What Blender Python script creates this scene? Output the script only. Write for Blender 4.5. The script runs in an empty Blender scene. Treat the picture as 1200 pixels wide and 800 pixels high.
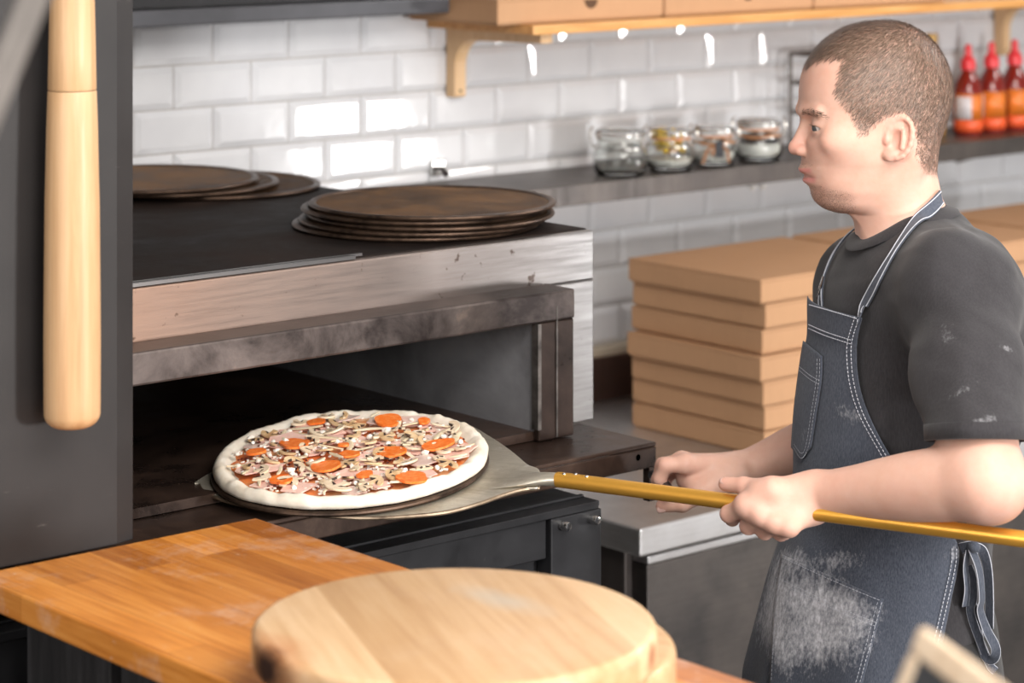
import bpy, bmesh, math, random
import numpy as np
from mathutils import Vector, Matrix, noise as mnoise

random.seed(7)
scene = bpy.context.scene
COL = scene.collection

# ------------------------------------------------------------------ camera frame
ZC = 1.97                     # camera height
FPX = 2990.0                  # focal length in pixels of the 1200 px frame
YAW = math.radians(49)        # viewing direction measured from the wall's run (X)
FV = Vector((math.cos(YAW), math.sin(YAW), 0))
RV = Vector((math.sin(YAW), -math.cos(YAW), 0))
HOR = -155.0                  # horizon row


def P(px, py, d):
    """point seen at (px,py) at depth d"""
    u = (px - 600) / FPX
    v = (py - HOR) / FPX
    p = FV * d + RV * (u * d)
    return Vector((p.x, p.y, ZC - v * d))


def PY(px, py, Y):
    u = (px - 600) / FPX
    return P(px, py, Y / (FV.y + u * RV.y))


def PZ(px, py, z):
    return P(px, py, (ZC - z) / ((py - HOR) / FPX))


# ------------------------------------------------------------------ materials
MATS = {}


def nm(name):
    m = bpy.data.materials.new(name)
    m.use_nodes = True
    nt = m.node_tree
    b = nt.nodes['Principled BSDF']
    MATS[name] = m
    return m, nt, b


def srgb(h):
    h = h.lstrip('#')
    out = []
    for i in (0, 2, 4):
        c = int(h[i:i + 2], 16) / 255
        out.append(c / 12.92 if c <= .04045 else ((c + .055) / 1.055) ** 2.4)
    return (*out, 1)


def tex_coord(nt, kind='Object', scale=(1, 1, 1), loc=(0, 0, 0), rot=(0, 0, 0)):
    tc = nt.nodes.new('ShaderNodeTexCoord')
    mp = nt.nodes.new('ShaderNodeMapping')
    mp.inputs['Scale'].default_value = scale
    mp.inputs['Location'].default_value = loc
    mp.inputs['Rotation'].default_value = rot
    nt.links.new(tc.outputs[kind], mp.inputs['Vector'])
    return mp.outputs[0]


def noise_tex(nt, vec, scale=5, detail=4, rough=.6, dist=0):
    n = nt.nodes.new('ShaderNodeTexNoise')
    n.inputs['Scale'].default_value = scale
    n.inputs['Detail'].default_value = detail
    n.inputs['Roughness'].default_value = rough
    n.inputs['Distortion'].default_value = dist
    if vec is not None:
        nt.links.new(vec, n.inputs['Vector'])
    return n.outputs['Fac']


def ramp(nt, fac, stops, interp='LINEAR'):
    r = nt.nodes.new('ShaderNodeValToRGB')
    r.color_ramp.interpolation = interp
    el = r.color_ramp.elements
    while len(el) < len(stops):
        el.new(.5)
    for e, (p, c) in zip(el, stops):
        e.position = p
        if isinstance(c, (int, float)):
            c = (c, c, c, 1)
        e.color = c
    nt.links.new(fac, r.inputs[0])
    return r.outputs[0]


def mix(nt, fac, a, b, mode='MIX'):
    m = nt.nodes.new('ShaderNodeMix')
    m.data_type = 'RGBA'
    m.blend_type = mode
    for sock, val in ((m.inputs[0], fac), (m.inputs[6], a), (m.inputs[7], b)):
        if hasattr(val, 'is_linked'):
            nt.links.new(val, sock)
        else:
            sock.default_value = val
    return m.outputs[2]


def math_n(nt, op, a, b=0.0, c=None, clamp=False):
    m = nt.nodes.new('ShaderNodeMath')
    m.operation = op
    m.use_clamp = clamp
    vals = [a, b] + ([c] if c is not None else [])
    for i, val in enumerate(vals):
        if hasattr(val, 'is_linked'):
            nt.links.new(val, m.inputs[i])
        else:
            m.inputs[i].default_value = val
    return m.outputs[0]


def bump(nt, b, h, strength=.3, dist=.002):
    n = nt.nodes.new('ShaderNodeBump')
    n.inputs['Strength'].default_value = strength
    n.inputs['Distance'].default_value = dist
    nt.links.new(h, n.inputs['Height'])
    nt.links.new(n.outputs[0], b.inputs['Normal'])


def simple(name, col, rough=.5, metal=0, spec=.5, nscale=0, namt=.15, bmp=0, bscale=None, **kw):
    """plain surface with a little procedural mottling"""
    m, nt, b = nm(name)
    if isinstance(col, str):
        col = srgb(col)
    b.inputs['Roughness'].default_value = rough
    b.inputs['Metallic'].default_value = metal
    b.inputs['Specular IOR Level'].default_value = spec
    if nscale:
        v = tex_coord(nt)
        f = noise_tex(nt, v, nscale, 5, .6)
        lo = tuple(c * (1 - namt) for c in col[:3]) + (1,)
        hi = tuple(min(1, c * (1 + namt)) for c in col[:3]) + (1,)
        nt.links.new(ramp(nt, f, [(.3, lo), (.7, hi)]), b.inputs['Base Color'])
        if bmp:
            f2 = noise_tex(nt, v, bscale or nscale * 3, 4, .6)
            bump(nt, b, f2, bmp)
    else:
        b.inputs['Base Color'].default_value = col
    for k, val in kw.items():
        b.inputs[k].default_value = val
    return m


# ------------------------------------------------------------------ objects
ORG = {}          # object -> world matrix of its root


def tag(o, label=None, cat=None, group=None, kind=None):
    if label:
        o['label'] = label
    if cat:
        o['category'] = cat
    if group:
        o['group'] = group
    if kind:
        o['kind'] = kind
    return o


def thing(name, loc, label, cat, group=None, mat=None):
    o = bpy.data.objects.new(name, None)
    COL.objects.link(o)
    o.empty_display_size = .05
    M = Matrix.Translation(Vector(loc)) if mat is None else mat
    o.matrix_world = M
    ORG[o] = M
    return tag(o, label, cat, group)


def copy_tree(o, parent=None):
    c = o.copy()
    COL.objects.link(c)
    c.parent = parent
    for ch in list(o.children):
        copy_tree(ch, c)
    return c


def tree_first(o, label):
    o['label'] = label
    return o


class MB:
    """collects shapes into one mesh (world coordinates unless the parent has its own frame)"""

    def __init__(self):
        self.bm = bmesh.new()

    def verts(self, pts):
        return [self.bm.verts.new(p) for p in pts]

    def face(self, vs):
        try:
            return self.bm.faces.new(vs)
        except ValueError:
            return None

    def box(self, lo, hi, M=None):
        x0, y0, z0 = lo
        x1, y1, z1 = hi
        pts = [Vector(p) for p in ((x0, y0, z0), (x1, y0, z0), (x1, y1, z0), (x0, y1, z0),
                                   (x0, y0, z1), (x1, y0, z1), (x1, y1, z1), (x0, y1, z1))]
        if M is not None:
            pts = [M @ p for p in pts]
        v = self.verts(pts)
        for f in ((3, 2, 1, 0), (4, 5, 6, 7), (0, 1, 5, 4), (1, 2, 6, 5), (2, 3, 7, 6), (3, 0, 4, 7)):
            self.face([v[i] for i in f])
        return self

    def prism(self, pts2, z0, z1, M=None):
        """extrude a 2D polygon (CCW) along z"""
        lo = [Vector((p[0], p[1], z0)) for p in pts2]
        hi = [Vector((p[0], p[1], z1)) for p in pts2]
        if M is not None:
            lo = [M @ p for p in lo]
            hi = [M @ p for p in hi]
        a = self.verts(lo)
        b = self.verts(hi)
        n = len(a)
        self.face(a[::-1])
        self.face(b)
        for i in range(n):
            self.face([a[i], a[(i + 1) % n], b[(i + 1) % n], b[i]])
        return self

    def lathe(self, prof, n=48, M=None, cap=True):
        """profile of (r,z) turned about z"""
        rings = []
        for r, z in prof:
            if r < 1e-6:
                p = Vector((0, 0, z))
                rings.append([self.bm.verts.new(M @ p if M is not None else p)])
            else:
                ring = []
                for i in range(n):
                    t = 2 * math.pi * i / n
                    p = Vector((r * math.cos(t), r * math.sin(t), z))
                    ring.append(self.bm.verts.new(M @ p if M is not None else p))
                rings.append(ring)
        for a, b in zip(rings[:-1], rings[1:]):
            if len(a) == 1 and len(b) == 1:
                continue
            for i in range(n):
                j = (i + 1) % n
                if len(a) == 1:
                    self.face([a[0], b[j], b[i]])
                elif len(b) == 1:
                    self.face([a[i], a[j], b[0]])
                else:
                    self.face([a[i], a[j], b[j], b[i]])
        if cap:
            if len(rings[0]) > 1:
                self.face(rings[0][::-1])
            if len(rings[-1]) > 1:
                self.face(rings[-1])
        return self

    def tube(self, pts, r, n=8, closed=False, cap=True):
        pts = [Vector(p) for p in pts]
        rr = r if isinstance(r, (list, tuple)) else [r] * len(pts)
        N = len(pts)
        rings = []
        up = None
        for i, p in enumerate(pts):
            if closed:
                t = pts[(i + 1) % N] - pts[i - 1]
            else:
                t = pts[min(i + 1, N - 1)] - pts[max(i - 1, 0)]
            t.normalize()
            if up is None:
                up = Vector((0, 0, 1)) if abs(t.z) < .9 else Vector((1, 0, 0))
            a = (up - t * up.dot(t))
            if a.length < 1e-6:
                a = t.orthogonal()
            a.normalize()
            up = a
            b = t.cross(a)
            rings.append(self.verts([p + (a * math.cos(2 * math.pi * k / n) + b * math.sin(2 * math.pi * k / n)) * rr[i]
                                     for k in range(n)]))
        m = N if closed else N - 1
        for i in range(m):
            A = rings[i]
            B = rings[(i + 1) % N]
            for k in range(n):
                self.face([A[k], A[(k + 1) % n], B[(k + 1) % n], B[k]])
        if not closed and cap:
            self.face(rings[0][::-1])
            self.face(rings[-1])
        return self

    def ball(self, c, r, n=16, m=10, M=None):
        c = Vector(c)
        if not isinstance(r, (list, tuple)):
            r = (r, r, r)
        rings = []
        for i in range(m + 1):
            ph = math.pi * i / m
            if i in (0, m):
                p = c + Vector((0, 0, r[2] * math.cos(ph)))
                rings.append(self.verts([M @ p if M is not None else p]))
            else:
                ring = []
                for k in range(n):
                    t = 2 * math.pi * k / n
                    p = c + Vector((r[0] * math.sin(ph) * math.cos(t), r[1] * math.sin(ph) * math.sin(t), r[2] * math.cos(ph)))
                    ring.append(self.bm.verts.new(M @ p if M is not None else p))
                rings.append(ring)
        for a, b in zip(rings[:-1], rings[1:]):
            for k in range(n):
                j = (k + 1) % n
                if len(a) == 1:
                    self.face([a[0], b[k], b[j]])
                elif len(b) == 1:
                    self.face([a[k], b[0], a[j]])
                else:
                    self.face([a[k], b[k], b[j], a[j]])
        return self

    def grid(self, rows, closed_u=False):
        """rows: list of lists of points"""
        vs = [self.verts(r) for r in rows]
        for a, b in zip(vs[:-1], vs[1:]):
            n = len(a)
            for i in range(n if closed_u else n - 1):
                j = (i + 1) % n
                self.face([a[i], a[j], b[j], b[i]])
        return vs

    def build(self, name, mat, parent=None, smooth=False, bevel=0, seg=2, sub=0, solid=0, local=False, angle=35):
        bm = self.bm
        bmesh.ops.recalc_face_normals(bm, faces=bm.faces)
        me = bpy.data.meshes.new(name)
        if parent is not None and not local:
            bm.transform(ORG[parent].inverted())
        bm.to_mesh(me)
        bm.free()
        o = bpy.data.objects.new(name, me)
        COL.objects.link(o)
        me.materials.append(mat)
        if parent is not None:
            o.parent = parent
            ORG[o] = ORG[parent]
        else:
            ORG[o] = Matrix.Identity(4)
        if smooth:
            me.polygons.foreach_set('use_smooth', [True] * len(me.polygons))
            if smooth != 'full':
                me.set_sharp_from_angle(angle=math.radians(angle))
        if solid:
            s = o.modifiers.new('solid', 'SOLIDIFY')
            s.thickness = solid
            s.offset = 0
        if bevel:
            b = o.modifiers.new('bevel', 'BEVEL')
            b.width = bevel
            b.segments = seg
            b.limit_method = 'ANGLE'
            b.angle_limit = math.radians(40)
            b.harden_normals = False
        if sub:
            s = o.modifiers.new('sub', 'SUBSURF')
            s.levels = sub
            s.render_levels = sub
        return o


def set_origin(o, p):
    """move a top-level mesh's origin to p without moving the mesh"""
    p = Vector(p)
    o.data.transform(Matrix.Translation(-p))
    o.location = p
    ORG[o] = Matrix.Translation(p)
    return o


def struct(o):
    o['kind'] = 'structure'
    return o


def smooth_path(pts, n=8, closed=False):
    """Catmull-Rom through the points"""
    pts = [Vector(p) for p in pts]
    N = len(pts)
    out = []
    segs = N if closed else N - 1
    for i in range(segs):
        p1 = pts[i]
        p2 = pts[(i + 1) % N]
        p0 = pts[i - 1] if (closed or i > 0) else p1 * 2 - p2
        p3 = pts[(i + 2) % N] if (closed or i + 2 < N) else p2 * 2 - p1
        for k in range(n):
            t = k / n
            out.append(.5 * ((2 * p1) + (p2 - p0) * t + (2 * p0 - 5 * p1 + 4 * p2 - p3) * t * t + (3 * p1 - p0 - 3 * p2 + p3) * t ** 3))
    if not closed:
        out.append(pts[-1])
    return out
# ================================================================== materials of the place
def mat_tile():
    m, nt, b = nm('white_glazed_tile')
    v = tex_coord(nt)
    f = noise_tex(nt, v, 9, 3)
    nt.links.new(ramp(nt, f, [(.3, (.62, .625, .65, 1)), (.7, (.68, .685, .705, 1))]), b.inputs['Base Color'])
    b.inputs['Roughness'].default_value = .09
    b.inputs['Coat Weight'].default_value = .3
    b.inputs['Coat Roughness'].default_value = .03
    f2 = noise_tex(nt, v, 14, 2)
    bump(nt, b, f2, .06, .01)
    return m


def mat_steel(name, base=(.62, .61, .6, 1), tint=(.5, .33, .22, 1), rough=.3, tint_dir=None, stretch=(4, 4, 90)):
    """brushed steel with smears, browned on one side"""
    m, nt, b = nm(name)
    v = tex_coord(nt, scale=stretch)
    f = noise_tex(nt, v, 3, 6, .7)
    v2 = tex_coord(nt)
    g = noise_tex(nt, v2, 7, 5, .65)
    lo = tuple(c * .72 for c in base[:3]) + (1,)
    c = ramp(nt, f, [(.3, lo), (.7, base)])
    c = mix(nt, ramp(nt, g, [(.35, 0.0), (.7, .35)]), c, (.30, .26, .23, 1))
    if tint_dir is not None:
        axis, a0, a1 = tint_dir
        s = nt.nodes.new('ShaderNodeSeparateXYZ')
        nt.links.new(v2, s.inputs[0])
        x = math_n(nt, 'ADD', s.outputs[axis], math_n(nt, 'MULTIPLY', math_n(nt, 'SUBTRACT', g, .5), .35))
        mr = nt.nodes.new('ShaderNodeMapRange')
        mr.inputs['From Min'].default_value = a0
        mr.inputs['From Max'].default_value = a1
        mr.inputs['To Min'].default_value = .85
        mr.inputs['To Max'].default_value = 0
        nt.links.new(x, mr.inputs['Value'])
        c = mix(nt, mr.outputs[0], c, tint)
        sp = noise_tex(nt, v2, 46, 3, .6)
        c = mix(nt, ramp(nt, sp, [(.66, 0.0), (.72, .8)]), c, (.08, .045, .03, 1))
    nt.links.new(c, b.inputs['Base Color'])
    b.inputs['Metallic'].default_value = .92
    nt.links.new(ramp(nt, f, [(.25, rough + .12), (.75, rough - .06)]), b.inputs['Roughness'])
    bump(nt, b, f, .05, .002)
    return m


def mat_burnt(name, a=(.012, .0095, .009, 1), c2=(.055, .04, .032, 1), c3=(.14, .09, .06, 1), rough=.45, sc=6, metal=.3, spec=.5):
    """black baked steel with brown scuffs and a little flour dust"""
    m, nt, b = nm(name)
    v = tex_coord(nt)
    f = noise_tex(nt, v, sc, 7, .68, .4)
    c = ramp(nt, f, [(.36, a), (.62, c2), (.8, c3)])
    d = noise_tex(nt, tex_coord(nt, scale=(1, .3, 1)), 60, 4, .7)
    c = mix(nt, ramp(nt, d, [(.7, 0.0), (.82, .3)]), c, (.25, .22, .2, 1))
    nt.links.new(c, b.inputs['Base Color'])
    b.inputs['Metallic'].default_value = metal
    b.inputs['Specular IOR Level'].default_value = spec
    nt.links.new(ramp(nt, f, [(.3, rough - .1), (.7, rough + .18)]), b.inputs['Roughness'])
    bump(nt, b, f, .12, .003)
    return m


def mat_wood(name, cols, grain=(14, 14, 1.2), rough=.38, blocks=None, coat=0.0, flour=0.0, sc=4):
    """wood with grain along the axis whose scale is smallest; blocks=(width,length,axis_across) -> glued staves"""
    m, nt, b = nm(name)
    v = tex_coord(nt, scale=grain)
    f = noise_tex(nt, v, sc, 7, .62, .35)
    c = ramp(nt, f, [(.28, cols[0]), (.52, cols[1]), (.75, cols[2])])
    v2 = tex_coord(nt)
    if blocks:
        bw, bl, rotz, *sh_ = blocks
        br = nt.nodes.new('ShaderNodeTexBrick')
        br.offset = .37
        br.inputs['Scale'].default_value = 1
        br.inputs['Brick Width'].default_value = bl
        br.inputs['Row Height'].default_value = bw
        br.inputs['Mortar Size'].default_value = .0006
        br.inputs['Mortar Smooth'].default_value = .3
        br.inputs['Color1'].default_value = (0, 0, 0, 1)
        br.inputs['Color2'].default_value = (1, 1, 1, 1)
        br.inputs['Mortar'].default_value = (.2, .2, .2, 1)
        br.inputs['Bias'].default_value = 0
        nt.links.new(tex_coord(nt, rot=(0, 0, rotz), loc=(sh_[0] if sh_ else 0, .02 if sh_ else 0, 0)), br.inputs['Vector'])
        w = ramp(nt, br.outputs['Color'], [(0, (.78, .70, .60, 1)), (1, (1.06, 1.06, 1.06, 1))] if sh_ else [(0, (.56, .46, .36, 1)), (.3, (.86, .82, .76, 1)), (.65, (1.0, 1.0, 1.0, 1)), (1, (1.2, 1.22, 1.2, 1))])
        c = mix(nt, 1.0, c, w, 'MULTIPLY')
        c = mix(nt, math_n(nt, 'MULTIPLY', br.outputs['Fac'], .5), c, cols[0])
    if flour:
        g = noise_tex(nt, v2, 5, 8, .75)
        g2 = noise_tex(nt, v2, 90, 3, .6)
        k = math_n(nt, 'ADD', ramp(nt, g, [(.5, 0.0), (.75, flour)]), ramp(nt, g2, [(.70, 0.0), (.76, flour * .8)]), clamp=True)
        c = mix(nt, k, c, (.8, .76, .7, 1))
    nt.links.new(c, b.inputs['Base Color'])
    b.inputs['Roughness'].default_value = rough
    b.inputs['Coat Weight'].default_value = coat
    b.inputs['Coat Roughness'].default_value = .2
    bump(nt, b, f, .05, .002)
    return m


M_TILE = mat_tile()
M_GROUT = simple('tile_grout', (.42, .40, .38, 1), .8, nscale=30)
M_FLOOR = simple('floor_concrete', (.16, .14, .13, 1), .6, nscale=3, namt=.3)
M_PLASTER = simple('painted_plaster', (.55, .53, .51, 1), .7, nscale=4)
M_BLACKPAINT = None


def mat_blackboard():
    m, nt, b = nm('black_painted_panel')
    v = tex_coord(nt)
    f = noise_tex(nt, v, 4, 6, .65)
    c = ramp(nt, f, [(.3, (.016, .0145, .015, 1)), (.7, (.027, .0245, .0245, 1))])
    s = noise_tex(nt, tex_coord(nt, scale=(3, 3, 18)), 9, 4, .7)
    c = mix(nt, ramp(nt, s, [(.68, 0.0), (.8, .35)]), c, (.22, .20, .19, 1))
    nt.links.new(c, b.inputs['Base Color'])
    b.inputs['Roughness'].default_value = .5
    b.inputs['Specular IOR Level'].default_value = .3
    bump(nt, b, noise_tex(nt, v, 120, 3), .08, .001)
    return m


M_BLACKPAINT = mat_blackboard()
M_STEEL_FRONT = mat_steel('oven_front_steel', (.43, .43, .435, 1), (.34, .20, .135, 1), .36, (0, -.18, .62), (3, 3, 60))  # brown at left is heat tint plus a painted warm reflection
M_STEEL = mat_steel('table_steel', (.82, .82, .83, 1), rough=.36, stretch=(2, 2, 40))
M_STEEL_SHELF = mat_steel('shelf_steel', (.13, .12, .117, 1), rough=.42, stretch=(40, 2, 2))
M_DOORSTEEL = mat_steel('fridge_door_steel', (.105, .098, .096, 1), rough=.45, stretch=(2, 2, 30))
M_OVENTOP = mat_burnt('oven_top_baked_steel', (.006, .004, .0035, 1), (.018, .0105, .008, 1), (.055, .034, .027, 1), .62, 5, .0, .14)
M_DECK = mat_burnt('oven_deck_baked_steel', (.020, .013, .011, 1), (.075, .045, .033, 1), (.17, .11, .075, 1), .3, 7, .4)
M_CAVITY = mat_burnt('oven_inside', (.010, .009, .009, 1), (.03, .026, .024, 1), (.08, .06, .05, 1), .45, 5, .2)
M_CAVSIDE = mat_burnt('oven_inside_side_lit', (.22, .22, .23, 1), (.36, .36, .38, 1), (.45, .42, .40, 1), .42, 6, .5)  # far paler than the lining: light on this wall is put into its colour
M_HOODLIP = mat_burnt('oven_mouth_scorched_steel', (.05, .04, .038, 1), (.17, .14, .13, 1), (.36, .27, .21, 1), .4, 9, .75)
M_MOUTH = mat_burnt('oven_mouth_dark_steel', (.02, .014, .012, 1), (.06, .038, .030, 1), (.13, .08, .06, 1), .3, 6, .6)
M_BLACKSTEEL = mat_burnt('black_enamel_steel', (.012, .012, .0135, 1), (.022, .022, .025, 1), (.045, .045, .05, 1), .42, 5, .1, .4)
M_CHROME = simple('bright_chrome', (.75, .75, .74, 1), .18, 1)
M_RUSTRIM = mat_burnt('screen_rim_seasoned', (.035, .022, .016, 1), (.12, .075, .052, 1), (.30, .20, .14, 1), .36, 22, .75)
M_RUSTMESH = mat_burnt('screen_mesh_seasoned', (.05, .026, .013, 1), (.16, .085, .04, 1), (.28, .16, .085, 1), .42, 10, .55)
M_COUNTER = mat_wood('counter_oiled_beech', [(.42, .135, .018, 1), (.60, .225, .04, 1), (.70, .31, .075, 1)], (30, 1.6, 30), .34, (.045, .42, math.pi / 2), .25, .5)
M_BOARD = mat_wood('board_pale_beech', [(.48, .295, .15, 1), (.58, .39, .22, 1), (.65, .47, .295, 1)], (22, 1.2, 22), .42, (.075, 30.0, math.pi / 2, 7.0), .1, .10)
M_BAT = mat_wood('bat_pale_beech', [(.42, .235, .11, 1), (.52, .32, .165, 1), (.58, .385, .22, 1)], (20, 20, 1.0), .45, None, .05)
M_PINE = mat_wood('shelf_pine', [(.50, .22, .055, 1), (.64, .32, .10, 1), (.74, .42, .17, 1)], (1.5, 20, 20), .45)
M_PINEV = mat_wood('bracket_pine', [(.60, .37, .18, 1), (.70, .47, .26, 1), (.78, .56, .34, 1)], (20, 20, 1.5), .45)
M_BARDARK = mat_wood('bar_black_planks', [(.010, .010, .011, 1), (.022, .021, .022, 1), (.045, .044, .047, 1)], (16, 16, 1), .5)
M_BARBROWN = mat_wood('bar_brown_plank', [(.07, .025, .008, 1), (.13, .05, .016, 1), (.20, .085, .03, 1)], (18, 18, 1), .45)


def mat_card(name, col):
    m, nt, b = nm(name)
    v = tex_coord(nt)
    f = noise_tex(nt, v, 6, 4)
    g = noise_tex(nt, tex_coord(nt, scale=(1, 1, .1)), 260, 2)
    lo = tuple(c * .92 for c in col[:3]) + (1,)
    c = ramp(nt, f, [(.3, lo), (.7, col)])
    c = mix(nt, ramp(nt, g, [(.4, 0.0), (.8, .12)]), c, (.3, .17, .09, 1))
    nt.links.new(c, b.inputs['Base Color'])
    b.inputs['Roughness'].default_value = .75
    b.inputs['Specular IOR Level'].default_value = .25
    return m


M_CARD = mat_card('kraft_cardboard', (.52, .30, .165, 1))
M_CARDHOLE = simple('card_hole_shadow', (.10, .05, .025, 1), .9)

# ================================================================== the room
YW = 3.60
TW, TH = .158, .0735       # tile pitch along the wall and up


def build_wall():
    mb = MB()
    mb2 = MB()
    # tile courses: a joint at z of row (346,118)
    zj = PY(346, 117.5, YW).z
    xj = PY(202.7, 107, YW).x
    x_min, x_max = 1.0, 6.6
    k0 = int((1.06 - zj) / TH) - 1
    k1 = int((2.9 - zj) / TH) + 1
    g, bv, dp = .0022, .011, .0055
    rt = random.Random(4)
    for k in range(k0, k1 + 1):
        z0 = zj + k * TH
        off = 0 if k % 2 == 0 else TW / 2
        n0 = int((x_min - xj) / TW) - 1
        n1 = int((x_max - xj) / TW) + 1
        for n in range(n0, n1):
            xa = xj + n * TW + off + g / 2
            xb = xa + TW - g
            za, zb = z0 + g / 2, z0 + TH - g / 2
            o = [(xa, za), (xb, za), (xb, zb), (xa, zb)]
            i = [(xa + bv, za + bv), (xb - bv, za + bv), (xb - bv, zb - bv), (xa + bv, zb - bv)]
            tx_, tz_ = rt.uniform(-.010, .010), rt.uniform(-.010, .010)
            xm, zm = (xa + xb) / 2, (za + zb) / 2
            A = mb.verts([(p[0], YW + .001, p[1]) for p in o])
            B = mb.verts([(p[0], YW - .002, p[1]) for p in o])
            Cc = mb.verts([(p[0], YW - .002 - dp + (p[0] - xm) * tx_ + (p[1] - zm) * tz_, p[1]) for p in i])
            for q in range(4):
                r = (q + 1) % 4
                mb.face([A[q], A[r], B[r], B[q]])
                mb.face([B[q], B[r], Cc[r], Cc[q]])
            mb.face(Cc)
    w = mb.build('wall_back', M_TILE, bevel=.0012, seg=1)
    struct(w)
    mb2.box((-1.0, YW - .0003, 0), (7.2, YW + .12, 3.0))
    grout = mb2.build('trim_1', M_GROUT)
    struct(grout)
    # ledge at the foot of the tiling
    mb = MB()
    zl = PY(720, 404, YW).z
    mb.box((1.0, YW - .03, zl - .012), (6.6, YW, zl + .006))
    struct(mb.build('trim_2', simple('ledge_beige_plastic', (.50, .43, .33, 1), .5), bevel=.003))
    mb = MB()
    mb.box((-2.5, -3.0, -.1), (7.2, YW + .12, 0))
    struct(mb.build('floor', M_FLOOR))
    mb = MB()
    mb.box((-2.5, -3.0, 3.0), (7.2, YW + .12, 3.1))
    struct(mb.build('ceiling', M_PLASTER))
    mb = MB()
    mb.box((7.2, -3.0, 0), (7.3, YW + .12, 3.0))
    struct(mb.build('wall_right', M_PLASTER))
    # black painted partition standing in front of the oven's left end, on the counter
    mb = MB()
    e = PY(137, 300, 2.421)
    x1 = PY(155, 300, 2.43).x
    # section in plan, chamfered right edge
    sec = [(1.34, 2.421), (e.x, 2.421), (x1, 2.428), (x1, 2.456), (1.34, 2.456)]
    mb.prism(sec, 1.2202, 3.0)
    mb.box((.2, 2.421, 0), (1.34, 2.456, 3.0))
    struct(mb.build('wall_left', M_BLACKPAINT, bevel=.0015))


build_wall()

# ================================================================== serving counter
CT = 1.22


def build_counter():
    root = thing('serving_counter', (1.53, 1.9, 0), 'oiled orange beech bar counter dusted with flour on a dark plank base', 'counter')
    x0, x1 = 1.345, PZ(300, 606, CT).x
    y1 = PZ(300, 606, CT).y
    y0 = 1.42
    mb = MB()
    mb.box((x0, y0, CT - .03), (x1, y1, CT))
    mb.build('countertop', M_COUNTER, root, bevel=.003)
    xs = [y1 - .02]
    mb = MB()
    mb.box((x0 + .075, y0 + .06, 0), (x1 - .03, y1 - .01, CT - .031))
    mb.build('base', M_BARDARK, root)
    # upright planks on the left face
    y = y1 - .012
    widths = [.17, .10, .055, .13, .10, .12, .12, .14, .12, .13, .12, .12]
    for i, w in enumerate(widths):
        if y - w < y0 + .06:
            break
        mb = MB()
        dep = .018 if i in (0, 2) else .008
        mb.box((x0 + .075 - dep, y - w + .004, .02), (x0 + .0745, y, CT - .034))
        mb.build('plank', M_BARBROWN if i in (2, 4, 7) else M_BARDARK, root, bevel=.002)
        y -= w
    return root


build_counter()


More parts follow.
